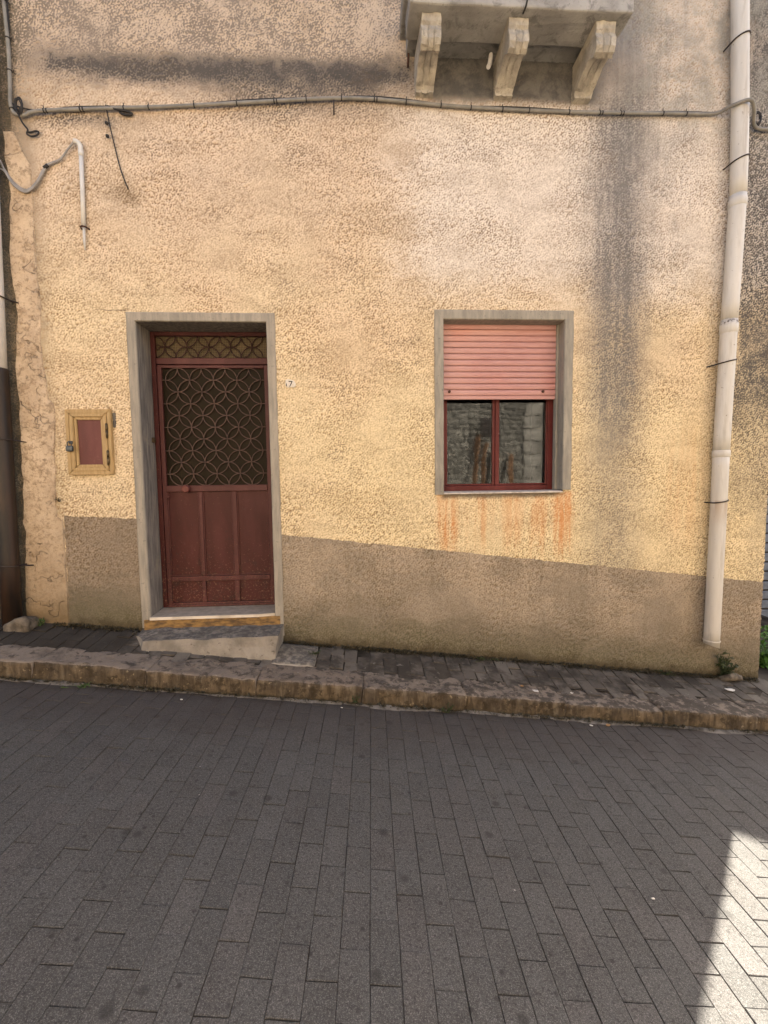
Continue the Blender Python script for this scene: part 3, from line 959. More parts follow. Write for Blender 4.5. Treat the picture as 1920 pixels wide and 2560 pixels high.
# cement surrounds with their reveals
def surround(name, mat, x0, x1, z0, z1, w, zb_l, zb_r, depth, bottom_reveal):
    bm = BM()
    yf = -0.012
    def jit(x, z, k): return mnoise.noise(Vector((x*11+k, z*11, k)))*0.0045
    def strip(P, Q, n, k, outer_first=True):
        """P,Q: (outer,inner) pairs at both ends"""
        prev = None
        for i in range(n+1):
            t = i/n
            o = Vector(P[0]).lerp(Vector(Q[0]), t); inn = Vector(P[1]).lerp(Vector(Q[1]), t)
            jo = jit(o.x, o.y, k); ji = jit(inn.x, inn.y, k+5)*0.5
            hor = abs(P[0][0]-Q[0][0]) > abs(P[0][1]-Q[0][1])
            if 0 < i < n:
                if hor: o.y += jo; inn.y += ji
                else: o.x += jo; inn.x += ji
            d = 0.002*mnoise.noise(Vector((o.x*6, o.y*6, k)))
            row = [bm.verts.new((o.x, 0.008, o.y)), bm.verts.new((o.x, yf*0.7+d, o.y)), bm.verts.new((o.lerp(inn, 0.12).x, yf+d, o.lerp(inn, 0.12).y)),
                   bm.verts.new((o.lerp(inn, 0.92).x, yf+d, o.lerp(inn, 0.92).y)), bm.verts.new((inn.x, yf*0.3, inn.y)), bm.verts.new((inn.x, depth, inn.y))]
            if prev:
                for a in range(5): bm.faces.new((prev[a], prev[a+1], row[a+1], row[a]))
            prev = row
    strip(((x0-w, zb_l), (x0, zb_l)), ((x0-w, z1+w), (x0, z1)), 40, 1)
    strip(((x0-w, z1+w), (x0, z1)), ((x1+w, z1+w), (x1, z1)), 26, 2)
    strip(((x1+w, z1+w), (x1, z1)), ((x1+w, zb_r), (x1, zb_r)), 40, 3)
    if bottom_reveal:
        quad(bm, (x0, 0.0, z0), (x1, 0.0, z0), (x1, depth, z0), (x0, depth, z0))
    bmesh.ops.remove_doubles(bm, verts=bm.verts, dist=0.0002)
    bmesh.ops.recalc_face_normals(bm, faces=bm.faces)
    return part(name, bm, mat, house)
surround('door_surround', 'band', DX0, DX1, DZ0, DZ1, 0.068, 0.40, 0.30, 0.30, False)
surround('window_surround', 'wband', WX0, WX1, WZ0, WZ1, 0.074, 1.430, 1.456, 0.26, True)

# marble threshold and ochre riser
bm = BM()
prof_z = lambda x: 0.487 + 0.004*math.sin(x*5)
box(bm, DX0+0.003, DX1-0.003, -0.03, 0.30, 0.468, 0.490)
for k in range(1, 14):
    bmesh.ops.bisect_plane(bm, geom=bm.verts[:]+bm.edges[:]+bm.faces[:], plane_co=Vector((DX0+(DX1-DX0)*k/14, 0, 0)), plane_no=Vector((1, 0, 0)))
for v in bm.verts:
    if v.co.y < 0:
        v.co.y += 0.006*mnoise.noise(Vector((v.co.x*7, 0, 1)))
        if v.co.x > -0.82:
            v.co.y += 0.028*(v.co.x+0.82)/0.14; v.co.z += 0.0
    else:
        v.co.z += 0.008
part('threshold', bm, 'marble', house)
bm = BM(); box(bm, DX0-0.045, DX1+0.04, -0.022, 0.10, 0.26, 0.4675); subd(bm, 5); jitter(bm, 0.006, 14, 3, (0.3, 1, 0.0))
part('riser', bm, 'riser', house)

# ---- door: fixed frame with leaf pieces, grilles and glass as its sub-parts
YD = 0.235
bm = BM()
FW = 0.035
box(bm, DX0+0.003, DX0+0.003+FW, YD-0.01, YD+0.05, 0.497, DZ1-0.003, 0.003)
box(bm, DX1-0.003-FW, DX1-0.003, YD-0.01, YD+0.05, 0.497, DZ1-0.003, 0.003)
box(bm, DX0+0.003+FW, DX1-0.003-FW, YD-0.009, YD+0.049, 2.752, DZ1-0.003, 0.003)
door = part('door', bm, 'red', house)
LX0, LX1 = DX0+0.003+FW+0.003, DX1-0.003-FW-0.003
def rail(name, x0, x1, z0, z1, y0=YD, y1=YD+0.04, mat='redlite', bev=0.004):
    bm = BM(); box(bm, x0, x1, y0, y1, z0, z1, bev); return part(name, bm, mat, door)
rail('transom_bar', LX0, LX1, 2.524, 2.574, YD-0.004)
rail('stile', LX0, LX0+0.034, 0.505, 2.518)
rail('stile', LX1-0.034, LX1, 0.505, 2.518)
IX0, IX1 = LX0+0.034, LX1-0.034
rail('top_rail', IX0, IX1, 2.494, 2.518)
rail('middle_rail', IX0, IX1, 1.478, 1.530, YD-0.006)
rail('lower_rail', IX0, IX1, 0.716, 0.758)
rail('bottom_rail', IX0, IX1, 0.505, 0.532)
MU = [(-1.333, -1.301), (-1.058, -1.018)]
cols = [(IX0, MU[0][0]), (MU[0][1], MU[1][0]), (MU[1][1], IX1)]
for a, b in MU:
    rail('mullion', a, b, 0.760, 1.476); rail('mullion', a, b, 0.534, 0.714)
for a, b in cols:
    for z0, z1 in ((0.760, 1.476), (0.534, 0.714)):
        bm = BM(); box(bm, a, b, YD+0.018, YD+0.03, z0, z1, 0.0)
        subd(bm, 3); jitter(bm, 0.0025, 4, a*9, (0, 1, 0))
        part('panel', bm, 'red', door)
        # beads around the pressed panel
for a, b in cols:
    bm = BM()
    for z0, z1 in ((0.760, 1.476),):
        box(bm, a+0.001, a+0.009, YD+0.006, YD+0.022, z0+0.001, z1-0.001, 0.002); box(bm, b-0.009, b-0.001, YD+0.006, YD+0.022, z0+0.001, z1-0.001, 0.002)
        box(bm, a+0.01, b-0.01, YD+0.006, YD+0.022, z0+0.001, z0+0.009, 0.002)
    part('glazing_bead', bm, 'redlite', door)
bm = BM(); box(bm, DX0+0.04, DX1-0.04, YD-0.018, YD-0.002, 0.498, 0.516, 0.005)
part('weather_bar', bm, 'redlite', door)
# knob
bm = BM()
tube(bm, [(-1.42, YD-0.004, 1.502), (-1.42, YD-0.022, 1.502), (-1.42, YD-0.024, 1.502), (-1.42, YD-0.045, 1.502), (-1.42, YD-0.052, 1.502)], 0.02, 20, True, [0.012, 0.012, 0.031, 0.031, 0.024])
part('knob', bm, 'knob', door, False)
bm = BM(); box(bm, DX0+0.001, DX0+0.014, 0.17, 0.215, 1.885, 1.925, 0.003)
part('keeper', bm, 'hinge', door)
bm = BM(); box(bm, IX0-0.004, IX0+0.02, YD-0.012, YD+0.004, 1.425, 1.445, 0.003)
part('latch', bm, 'redlite', door)

def arc_pts(cx, cz, a, xa, xb, za, zb, y):
    """pieces of a circle clipped to a rectangle"""
    runs, cur = [], []
    N = 40
    for i in range(N+1):
        t = 2*math.pi*i/N + 0.0001
        x_, z_ = cx + a*math.cos(t), cz + a*math.sin(t)
        if xa-1e-3 <= x_ <= xb+1e-3 and za-1e-3 <= z_ <= zb+1e-3: cur.append((x_, y, z_))
        else:
            if len(cur) > 2: runs.append(cur)
            cur = []
    if len(cur) > 2: runs.append(cur)
    return runs
def grille(name, xa, xb, za, zb, a, centers, y, extra, gm='grille'):
    k = 0
    for cx, cz in centers:
        bm = BM()
        for run in arc_pts(cx, cz, a, xa, xb, za, zb, y + (0.002 if k % 2 else -0.002)):
            tube(bm, run, 0.0042, 6)
        k += 1
        if len(bm.verts): part(name, bm, gm, door, True)
        else: bm.free()
    for p, q_ in extra:
        bm = BM(); tube(bm, [p, q_], 0.004, 6); part('grille_stub', bm, 'grille', door, True)
# leaf grille: 4 x 5 circles and the interlaced ones between them
A = (2.494-1.530)/10
GXC = (IX0+IX1)/2
xa, xb = GXC-4*A, GXC+4*A
ctr = [(xa + A*(1+2*i), 1.530 + A*(1+2*j)) for i in range(4) for j in range(5)]
ctr += [(xa + 2*A*i, 1.530 + 2*A*j) for i in range(5) for j in range(6)]
ext = []
for j in range(5):
    z_ = 1.530 + A*(1+2*j)
    ext += [((IX0-0.002, YD+0.006, z_), (xa, YD+0.006, z_)), ((xb, YD+0.006, z_), (IX1+0.002, YD+0.006, z_))]
grille('grille_ring', xa, xb, 1.530, 2.494, A, ctr, YD+0.006, ext)
TZ0, TZ1 = 2.576, 2.752
At = (TZ1-TZ0)/2
n0 = -1.552
ctr = [(n0 + At*(1+2*i), (TZ0+TZ1)/2) for i in range(-1, 5)] + [(n0 + 2*At*i, z_) for i in range(0, 5) for z_ in (TZ0, TZ1)]
grille('grille_ring', LX0, LX1, TZ0, TZ1, At, ctr, YD+0.004, [], 'grille_dark')
bm = BM(); box(bm, IX0-0.005, IX1+0.005, YD+0.024, YD+0.030, 1.528, 2.496); part('pane', bm, 'doorglass', door, label='dark textured glass behind ring grille')
bm = BM(); box(bm, LX0-0.002, LX1+0.002, YD+0.022, YD+0.028, 2.572, 2.756); part('pane', bm, 'transglass', door, label='yellowed wired glass over the door')

# ---- window
YW = 0.175
bm = BM()
box(bm, WX0+0.002, WX0+0.045, YW, YW+0.06, 1.448, 2.815, 0.003)
box(bm, WX1-0.050, WX1-0.002, YW, YW+0.06, 1.448, 2.815, 0.003)
box(bm, WX0+0.045, WX1-0.050, YW+0.001, YW+0.059, 1.448, 1.496, 0.004)
box(bm, WX0+0.045, WX1-0.050, YW+0.001, YW+0.059, 2.77, 2.815, 0.004)
window = part('window', bm, 'redwin', house)
def sash(x0, x1, sl, sr, y):
    z0, z1 = 1.498, 2.768
    bm = BM()
    box(bm, x0, x0+sl, y, y+0.04, z0, z1, 0.004); box(bm, x1-sr, x1, y, y+0.04, z0, z1, 0.004)
    box(bm, x0+sl, x1-sr, y+0.001, y+0.039, z0, z0+0.014, 0.003); box(bm, x0+sl, x1-sr, y+0.001, y+0.039, z1-0.03, z1, 0.003)
    s = part('sash', bm, 'redwin', window)
    return (x0+sl, x1-sr, y+0.016, z0+0.014, z1-0.03)
for p in (sash(WX0+0.046, 1.183, 0.02, 0.022, YW+0.012), sash(1.186, WX1-0.051, 0.034, 0.012, YW+0.006)):
    bm = BM(); box(bm, p[0]-0.004, p[1]+0.004, p[2], p[2]+0.005, p[3]-0.004, p[4]+0.004)
    part('pane', bm, 'glass', window)
bm = BM(); box(bm, WX0-0.002, WX1+0.004, -0.016, YW+0.01, 1.4415, 1.4525, 0.002); subd(bm, 3)
for v in bm.verts:
    if v.co.y < 0.03: v.co.z += -0.007 + 0.004*mnoise.noise(Vector((v.co.x*8, 1, 2))); v.co.y += 0.004*mnoise.noise(Vector((v.co.x*11, 5, 2)))
part('sill', bm, 'sillm', window)
# roller shutter
bm = BM()
YS = 0.115
box(bm, WX0+0.003, WX1-0.018, YS-0.006, YS+0.016, 2.212, 2.2435, 0.004)
shutter = part('roller_shutter', bm, 'shutter', house)
prof = [(YS+0.012, 0.0), (YS+0.002, 0.0015), (YS-0.003, 0.008), (YS-0.0055, 0.024), (YS-0.003, 0.040), (YS+0.002, 0.0462), (YS+0.012, 0.0470)]
for k in range(12):
    zb = 2.2445 + k*0.0487
    bm = BM()
    prism(bm, [(y, min(zb + z, 2.8165)) for y, z in prof], WX0+0.003, WX1-0.018)
    part('slat', bm, 'shutter', shutter)
bm = BM(); box(bm, WX0+0.004, WX1-0.02, YS+0.013, YS+0.0135, 2.22, 2.8165); part('slat_gap_lining', bm, 'iron', shutter)
for sx in (0.775, 1.565):
    bm = BM(); tube(bm, [(sx, YS-0.004, 2.276), (sx, YS-0.016, 2.276), (sx, YS-0.02, 2.276)], 0.01, 14, True, [0.011, 0.011, 0.007]); part('stopper', bm, 'rust', shutter)
bm = BM(); box(bm, WX1-0.018, WX1-0.001, YS-0.02, YS+0.03, 1.456, 2.8165, 0.002); part('guide_rail', bm, 'wband', shutter)
# dark room behind the panes
bm = BM()
quad(bm, (WX0-0.3, 2.2, 0.6), (WX1+0.6, 2.2, 0.6), (WX1+0.6, 2.2, 3.1), (WX0-0.3, 2.2, 3.1))
quad(bm, (WX0-0.3, 0.262, 0.6), (WX0-0.3, 2.2, 0.6), (WX0-0.3, 2.2, 3.1), (WX0-0.3, 0.262, 3.1))
quad(bm, (WX1+0.6, 0.262, 0.6), (WX1+0.6, 2.2, 0.6), (WX1+0.6, 2.2, 3.1), (WX1+0.6, 0.262, 3.1))
quad(bm, (WX0-0.3, 0.262, 0.6), (WX1+0.6, 0.262, 0.6), (WX1+0.6, 2.2, 0.6), (WX0-0.3, 2.2, 0.6))
quad(bm, (WX0-0.3, 0.262, 3.1), (WX1+0.6, 0.262, 3.1), (WX1+0.6, 2.2, 3.1), (WX0-0.3, 2.2, 3.1))
part('interior_wall', bm, 'roomm', house)

# ---- balcony with three stone brackets
bm = BM()
BX0, BX1, BY = 0.405, 1.945, -0.425
box(bm, BX0, BX1, BY, -0.152, 4.722, 4.86, 0.012)
box(bm, BX0-0.03, BX1+0.03, BY-0.03, 0.01, 4.862, 4.95, 0.012)
box(bm, BX0+0.02, BX1-0.02, -0.150, 0.01, 4.752, 4.8615, 0.004)
subd(bm, 6); jitter(bm, 0.006, 6, 2.0); jitter(bm, 0.003, 22, 4.0)
balcony = part('balcony', bm, 'balcony', house)
cprof = [(0.02, 4.724), (-0.355, 4.724), (-0.366, 4.712), (-0.364, 4.668), (-0.352, 4.654), (-0.352, 4.648), (-0.366, 4.630), (-0.376, 4.60), (-0.372, 4.555), (-0.352, 4.527), (-0.318, 4.518), (-0.296, 4.532), (-0.290, 4.552),
         (-0.24, 4.552), (-0.17, 4.538), (-0.11, 4.515), (-0.06, 4.498), (-0.045, 4.480), (-0.045, 4.462), (0.02, 4.455)]
for k, cx in enumerate((0.558, 1.167, 1.786)):
    bm = BM()
    prism(bm, cprof, cx-0.068, cx+0.068)
    # two carved grooves down the front of the scroll
    for dx in (-0.022, 0.022):
        bmesh.ops.bisect_plane(bm, geom=bm.verts[:]+bm.edges[:]+bm.faces[:], plane_co=Vector((cx+dx, 0, 0)), plane_no=Vector((1, 0, 0)))
        for e_ in (-0.006, 0.006):
            bmesh.ops.bisect_plane(bm, geom=bm.verts[:]+bm.edges[:]+bm.faces[:], plane_co=Vector((cx+dx+e_, 0, 0)), plane_no=Vector((1, 0, 0)))
    for v in bm.verts:
        if min(abs(v.co.x-cx-0.022), abs(v.co.x-cx+0.022)) < 0.002 and v.co.z < 4.65 and v.co.y < -0.02:
            c = Vector((v.co.x, -0.17, 4.64)); d = (c - v.co); v.co += d.normalized()*0.007
    subd(bm, 1); jitter(bm, 0.007, 13, k*2.3); jitter(bm, 0.006, 34, k*5.1)
    part('bracket', bm, 'bracket', balcony)
bm = BM(); tube(bm, [(1.05, -0.10, 4.70), (1.035, -0.12, 4.62), (1.02, -0.135, 4.585)], 0.016, 10, True); part('drain_spout', bm, 'whitepipe', balcony)

# ------------------------------------------------------------------ neighbouring buildings
lh = thing('neighbour_house', 'adjoining grimy house wall at the far left edge behind the downpipe', 'house', (-5.2, 0, 0.6))
bm = wall_sheet(-8.0, -2.4705, -0.5, 6.4, 0.012, [], 0.06, 0.006, 8.0)
part('wall', bm, 'stucco_old', lh, True)
bm = BM()
quad(bm, (-8, 0.02, -0.5), (-8, 7, -0.5), (-8, 7, 6.4), (-8, 0.02, 6.4)); quad(bm, (-8, 7, -0.5), (-2.471, 7, -0.5), (-2.471, 7, 6.4), (-8, 7, 6.4))
part('side_wall', bm, 'stucco_old', lh)
bm = BM(); box(bm, -8.2, -2.48, -0.25, 7.2, 6.4, 6.55, 0.02); part('roof', bm, 'tile', lh)

# house across the alley; its gable rake throws the shadow that closes the sunny patch
rh = thing('rear_house', 'shaded grey-blue house glimpsed past the right wall corner', 'house', (8.5, 3.0, -1))
def rake(x): return 5.483 + (x-6.464)*0.329
bm = BM()
RX0, RX1, RXM = 5.0, 13.0, 9.6
zr = rake(RXM); ze = zr - (RX1-RXM)*0.329
prof = [(RX0, -2.2), (RX1, -2.2), (RX1, ze-0.1), (RXM, zr-0.1), (RX0, rake(RX0)-0.1)]
F_ = [bm.verts.new((x_, 3.05, z_)) for x_, z_ in prof]; B_ = [bm.verts.new((x_, 10.0, z_)) for x_, z_ in prof]
bm.faces.new(F_); bm.faces.new(B_[::-1])
for i in range(5): bm.faces.new((F_[i], F_[(i+1) % 5], B_[(i+1) % 5], B_[i]))
bmesh.ops.recalc_face_normals(bm, faces=bm.faces)
part('wall', bm, 'bluewall', rh)
bm = BM()
for xa_, xb_, za_, zb_ in ((RX0-0.1, RXM, rake(RX0-0.1), zr), (RXM, RX1+0.1, zr, ze-0.03)):
    A4 = [bm.verts.new(p) for p in ((xa_, 3.0, za_), (xb_, 3.0, zb_), (xb_, 10.1, zb_), (xa_, 10.1, za_))]
    B4 = [bm.verts.new(p) for p in ((xa_, 3.0, za_-0.12), (xb_, 3.0, zb_-0.12), (xb_, 10.1, zb_-0.12), (xa_, 10.1, za_-0.12))]
    bm.faces.new(A4); bm.faces.new(B4[::-1])
    for i in range(4): bm.faces.new((A4[i], A4[(i+1) % 4], B4[(i+1) % 4], B4[i]))
bmesh.ops.recalc_face_normals(bm, faces=bm.faces)
part('roof', bm, 'tile', rh)
bm = BM(); box(bm, 5.75, 8.25, 3.0, 3.045, -1.4, 1.30); gd = part('garage_door', bm, 'iron', rh)
for k in range(17):
    bm = BM(); box(bm, 5.8, 8.2, 2.965, 2.998, -1.30 + k*0.15, -1.30 + k*0.15 + 0.125, 0.012); part('slat', bm, 'slatmetal', gd)

# stone house opposite, behind the viewer: it is what the window panes mirror and what throws warm light back
oh = thing('stone_house', 'sunlit rubble stone house across the street, mirrored in the window panes', 'house', (2.5, -7.2, -0.4))
bm = BM(); box(bm, -9, 10.5, -12.5, -7.2, -1.8, 5.4); part('wall', bm, 'opprender', oh)
bm = BM(); box(bm, 1.2, 5.6, -7.21, -7.125, -0.8, 4.2); subd(bm, 8); jitter(bm, 0.02, 3, 1, (0, 1, 0.0)); part('mortar_bed', bm, 'oppmortar', oh)
SM = []
for s in range(7):
    b2 = BM(); bmesh.ops.create_icosphere(b2, subdivisions=2, radius=1.0)
    for v in b2.verts:
        for a in range(3): v.co[a] = math.copysign(abs(v.co[a])**0.6, v.co[a])
    jitter(b2, 0.22, 1.6, s*4.0)
    me = bpy.data.meshes.new('stone'); b2.to_mesh(me); b2.free(); me.materials.append(MT['rubble']); SM.append(me)
zc = -0.5
org = ORIGIN[oh.name]
while zc < 3.5:
    h = rnd.uniform(0.08, 0.17); xc = 1.35 + rnd.uniform(0, 0.12)
    while xc < 4.12:
        w = rnd.uniform(0.08, 0.30)
        o = bpy.data.objects.new('stone', SM[rnd.randrange(7)]); COL.objects.link(o); o.parent = oh
        o.matrix_local = Matrix.Translation(Vector((xc+w/2, -7.155, zc+h/2+rnd.uniform(-.02, .02))) - org) @ (Matrix.Rotation(rnd.uniform(-.3, .3), 4, 'Y') @ Matrix.Diagonal((w/2*0.98, 0.055, h/2*rnd.uniform(0.8, 1.1), 1)))
        xc += w
    zc += h
zc = -0.7; k = 0
while zc < 5.3:
    w = 0.34 if k % 2 else 0.46
    bm = rough_block(w, 0.16, 0.30, 0.1, 0.02, 0.012, 5, k*1.3)
    for v in bm.verts: v.co += Vector((4.18+w/2, -7.16, zc+0.155))
    part('quoin', bm, 'quoin', oh); zc += 0.315; k += 1
bm = BM(); box(bm, 3.10, 3.50, -7.205, -7.09, 2.62, 3.02); part('window', bm, 'iron', oh)
bm = BM(); box(bm, -9.2, 10.7, -12.7, -6.95, 5.4, 5.6, 0.02); part('roof', bm, 'tile', oh)
for k, (xb_, xt) in enumerate(((2.55, 3.0), (2.82, 3.2), (3.3, 3.45), (3.62, 3.85))):  # planks put in for the slanting orange streaks mirrored in the panes
    bm = BM(); box(bm, -0.055, 0.055, -0.014, 0.014, 0, 2.95 - 0.12*k, 0.004)
    z0 = gz(xb_)
    d = Vector((xt-xb_, -0.42, 2.8)).normalized()
    rot = d.to_track_quat('Z', 'Y').to_matrix().to_4x4()
    for v in bm.verts: v.co = Matrix.Translation((xb_, -6.62, z0)) @ rot @ v.co
    lab = ('leftmost leaning plank', 'second leaning plank from the left', 'third leaning plank from the left', 'rightmost leaning plank')[k]
    single('added_plank', bm, 'plank', lab + ' added for an orange streak in the panes', 'plank', (xb_, -6.62, z0), group='planks added for orange streaks mirrored in the panes')

# ------------------------------------------------------------------ downpipes
dp = thing('downpipe', 'tall white plastic downpipe on the right of the window', 'downpipe', (2.978, -0.08, 0.12))
cl = [(2.978, .121), (2.979, .176), (2.985, .78), (2.991, 1.344), (2.993, 1.752), (3.008, 2.473), (3.014, 2.80), (3.03, 3.3), (3.042, 3.759), (3.039, 4.022), (3.029, 4.368), (3.003, 4.906), (2.984, 5.297), (2.97, 6.98)]
def pipe_x(z):
    for (a, b), (c, d) in zip(cl, cl[1:]):
        if b <= z <= d: return a + (c-a)*(z-b)/(d-b)
    return cl[0][0] if z < cl[0][1] else cl[-1][0]
joints = [0.121, 1.752, 2.801, 3.759, 5.3, 6.98]
for a, b in zip(joints, joints[1:]):
    n = max(3, int((b-a)/0.12)); pts = [(pipe_x(a+(b-a)*i/n), -0.08, a+(b-a)*i/n) for i in range(n+1)]
    bm = BM(); tube(bm, pts, 0.0585, 24, True)
    if a == joints[0]:
        for v in bm.verts:
            if v.co.z < 0.14: v.co.z += 0.02*((2.978-v.co.x)/0.058)
    part('pipe_length', bm, 'pipe', dp, True)
for z, h in ((1.735, 0.055), (2.735, 0.075), (3.70, 0.06), (0.165, 0.012)):
    bm = BM(); tube(bm, [(pipe_x(z), -0.08, z-h/2), (pipe_x(z), -0.08, z-h/2+0.004), (pipe_x(z), -0.08, z+h/2-0.004), (pipe_x(z), -0.08, z+h/2)], 0.063, 24, False, [0.0590, 0.0635, 0.0635, 0.0605]); part('socket', bm, 'pipe', dp, True)
def clamp(parent, x, y, z, r, side, tilt=0.0, nail=True):
    bm = BM()
    pts = []
    for i in range(15):
        t = -math.pi*0.02 - math.pi*0.96*i/14
        px_ = math.cos(t)*(r+0.004)
        pts.append((x + px_, y + math.sin(t)*(r+0.004), z + tilt*px_/r))
    pts = [(x + (r+0.004), 0.01, z+tilt)] + pts + [(x - (r+0.004), 0.01, z-tilt)]
    tube(bm, pts, 0.0055, 6)
    if nail:
        s = side
        tube(bm, [(x + s*(r+0.003), y+0.02, z+s*tilt), (x + s*(r+0.055), -0.008, z + s*tilt - 0.012)], 0.005, 6)
    part('clamp', bm, 'iron', parent, True)
for z, t, nl in ((4.906, 0.02, False), (4.022, 0.02, False), (2.473, 0.012, True), (1.344, 0.012, False)):
    clamp(dp, pipe_x(z), -0.08, z, 0.0585, -1, t, nl)

lp = thing('downpipe', 'white downpipe at left edge with brown-black iron lower half', 'downpipe', (-2.66, -0.09, 0.5))
def lpx(z): return -2.628 - (2.4 - z)*0.016 + (0 if z < 2.4 else (z-2.4)*0.012)
bm = BM(); tube(bm, [(lpx(z), -0.085, z) for z in (2.37, 3, 3.6, 4.3, 5, 6.3)], 0.056, 22); part('upper_pipe', bm, 'whitepipe', lp, True, 'white plastic upper length')
bm = BM(); tube(bm, [(lpx(z)-0.002, -0.085, z) for z in (0.49, 1.0, 1.5, 2.0, 2.385)] + [(lpx(2.41), -0.085, 2.412), (lpx(2.41), -0.085, 2.413)], 0.064, 22, True, [0.066, 0.066, 0.066, 0.066, 0.066, 0.068, 0.057]); part('lower_pipe', bm, 'brownpipe', lp, True, 'brown-black iron lower length')
for z in (2.93, 1.90, 0.95):
    clamp(lp, lpx(z), -0.085, z, 0.06 if z > 2.4 else 0.068, 1, -0.01, True)

# ------------------------------------------------------------------ cables and conduits on the wall
cb = thing('wall_cable', 'thick grey power cable clipped right across the facade above door and window', 'cable', (0.3, -0.03, 4.4))
P_ = [(-2.46, 5.6), (-2.445, 4.986), (-2.435, 4.669), (-2.443, 4.401), (-2.448, 4.30), (-2.425, 4.235), (-2.357, 4.223), (-2.271, 4.252), (-1.963, 4.276), (-1.309, 4.317), (-0.699, 4.368), (-0.226, 4.407), (0.073, 4.42), (0.374, 4.41), (0.802, 4.388), (1.299, 4.378), (1.932, 4.379), (2.578, 4.394), (2.86, 4.402)]
pts = [(x_, -0.026, z_) for x_, z_ in P_] + [(2.94, -0.10, 4.405), (3.03, -0.165, 4.402), (3.10, -0.13, 4.37), (3.19, -0.04, 4.31), (3.32, -0.03, 4.295), (3.485, -0.03, 4.33)]
bm = BM(); tube(bm, smooth_path(pts, 6), 0.0128, 12); part('sheath', bm, 'cable', cb, True)
pts2 = [(x_ + (0.022 if z_ > 4.45 and x_ < -2 else 0), -0.022, z_ + 0.016 + 0.007*math.sin(x_*6)) for x_, z_ in P_ if not (-2.44 < x_ < -2.3)]
bm = BM(); tube(bm, smooth_path(pts2, 5), 0.0052, 6); part('thin_wire', bm, 'blackwire', cb, True, 'thin black wire lashed along the cable')
sp_ = smooth_path([(x_, -0.026, z_) for x_, z_ in P_], 8)
acc = 0.0; nxt = 0.12
for a, b in zip(sp_, sp_[1:]):
    acc += (b-a).length
    if acc > nxt:
        nxt += rnd.uniform(0.20, 0.30)
        d = (b-a).normalized(); bm = BM()
        tube(bm, [a - d*0.004, a + d*0.004], 0.0165, 12)
        if rnd.random() < 0.5: tube(bm, [a + d*0.016, a + d*0.024], 0.0158, 12)
        nrm = Vector((-d.z, 0, d.x))
        tube(bm, [a + Vector((0, 0.03, 0)) + nrm*0.02, a + nrm*0.022, a + nrm*0.034 + Vector((0, -0.004, 0))], 0.003, 5)
        part('clip', bm, 'blackwire', cb, True)
for k, (cx, cz) in enumerate(((-2.38, 4.275), (3.2, 4.36))):
    bm = BM()
    for q_ in range(4):
        r_ = 0.028 + 0.006*q_
        tube(bm, [(cx + r_*math.cos(t*0.5+q_)*0.7, -0.045-0.008*math.sin(t*0.7+q_), cz + r_*1.25*math.sin(t*0.5+q_)) for t in range(12)], 0.0045, 6)
    part('wire_coil', bm, 'blackwire', cb, True)

w1 = BM(); tube(w1, smooth_path([(-2.40, -0.05, 4.25), (-2.372, -0.03, 4.17), (-2.345, -0.02, 4.13), (-2.352, -0.02, 4.10), (-2.32, -0.02, 4.085), (-2.28, -0.02, 4.095), (-2.268, -0.02, 4.115), (-2.29, -0.015, 4.125), (-2.33, -0.015, 4.115), (-2.355, -0.01, 4.12)], 5), 0.0062, 6)
single('loose_wire', w1, 'blackwire', 'short curled black wire end hanging below the cable corner at upper left', 'wire', (-2.33, -0.02, 4.09), True)
w1 = BM(); tube(w1, smooth_path([(-1.78, -0.03, 4.31), (-1.772, -0.02, 4.22), (-1.757, -0.018, 4.131), (-1.708, -0.015, 3.881), (-1.664, -0.004, 3.741)], 6), 0.0045, 6)
for zz_ in (4.19, 4.10): bmesh.ops.create_icosphere(w1, subdivisions=2, radius=0.013, matrix=Matrix.Translation((-1.785, -0.022, zz_)))
single('loose_wire', w1, 'blackwire', 'long thin dark wire dropping from the cable to a stained hole', 'wire', (-1.664, -0.004, 3.741), True)
w1 = BM(); tube(w1, smooth_path([(-1.77, -0.03, 4.30), (-1.70, -0.03, 4.28), (-1.64, -0.025, 4.275), (-1.60, -0.02, 4.26), (-1.65, -0.02, 4.252), (-1.69, -0.02, 4.268)], 5), 0.008, 6)
single('loose_wire', w1, 'blackwire', 'black taped wire stub under the cable above the door', 'wire', (-1.66, -0.02, 4.25), True)
w1 = BM(); tube(w1, [(-0.124, -0.03, 4.40), (-0.125, -0.01, 4.31)], 0.0055, 6)
single('cable_hook', w1, 'iron', 'small iron hook under the cable between door and balcony', 'hook', (-0.124, -0.01, 4.31), True)
w1 = BM(); tube(w1, smooth_path([(0.452, -0.035, 5.6), (0.452, -0.03, 5.0), (0.437, -0.018, 4.66)], 4), 0.008, 6)
single('loose_wire', w1, 'rust', 'straight dark wire running down the wall at the balcony left end', 'wire', (0.45, -0.03, 4.66), True)
w1 = BM(); tube(w1, smooth_path([(1.22, -0.47, 5.4), (1.20, -0.465, 4.9), (1.19, -0.45, 4.735), (1.185, -0.39, 4.715)], 4), 0.006, 6)
single('loose_wire', w1, 'blackwire', 'black wire hanging over the balcony edge at the middle bracket', 'wire', (1.19, -0.45, 4.72), True)

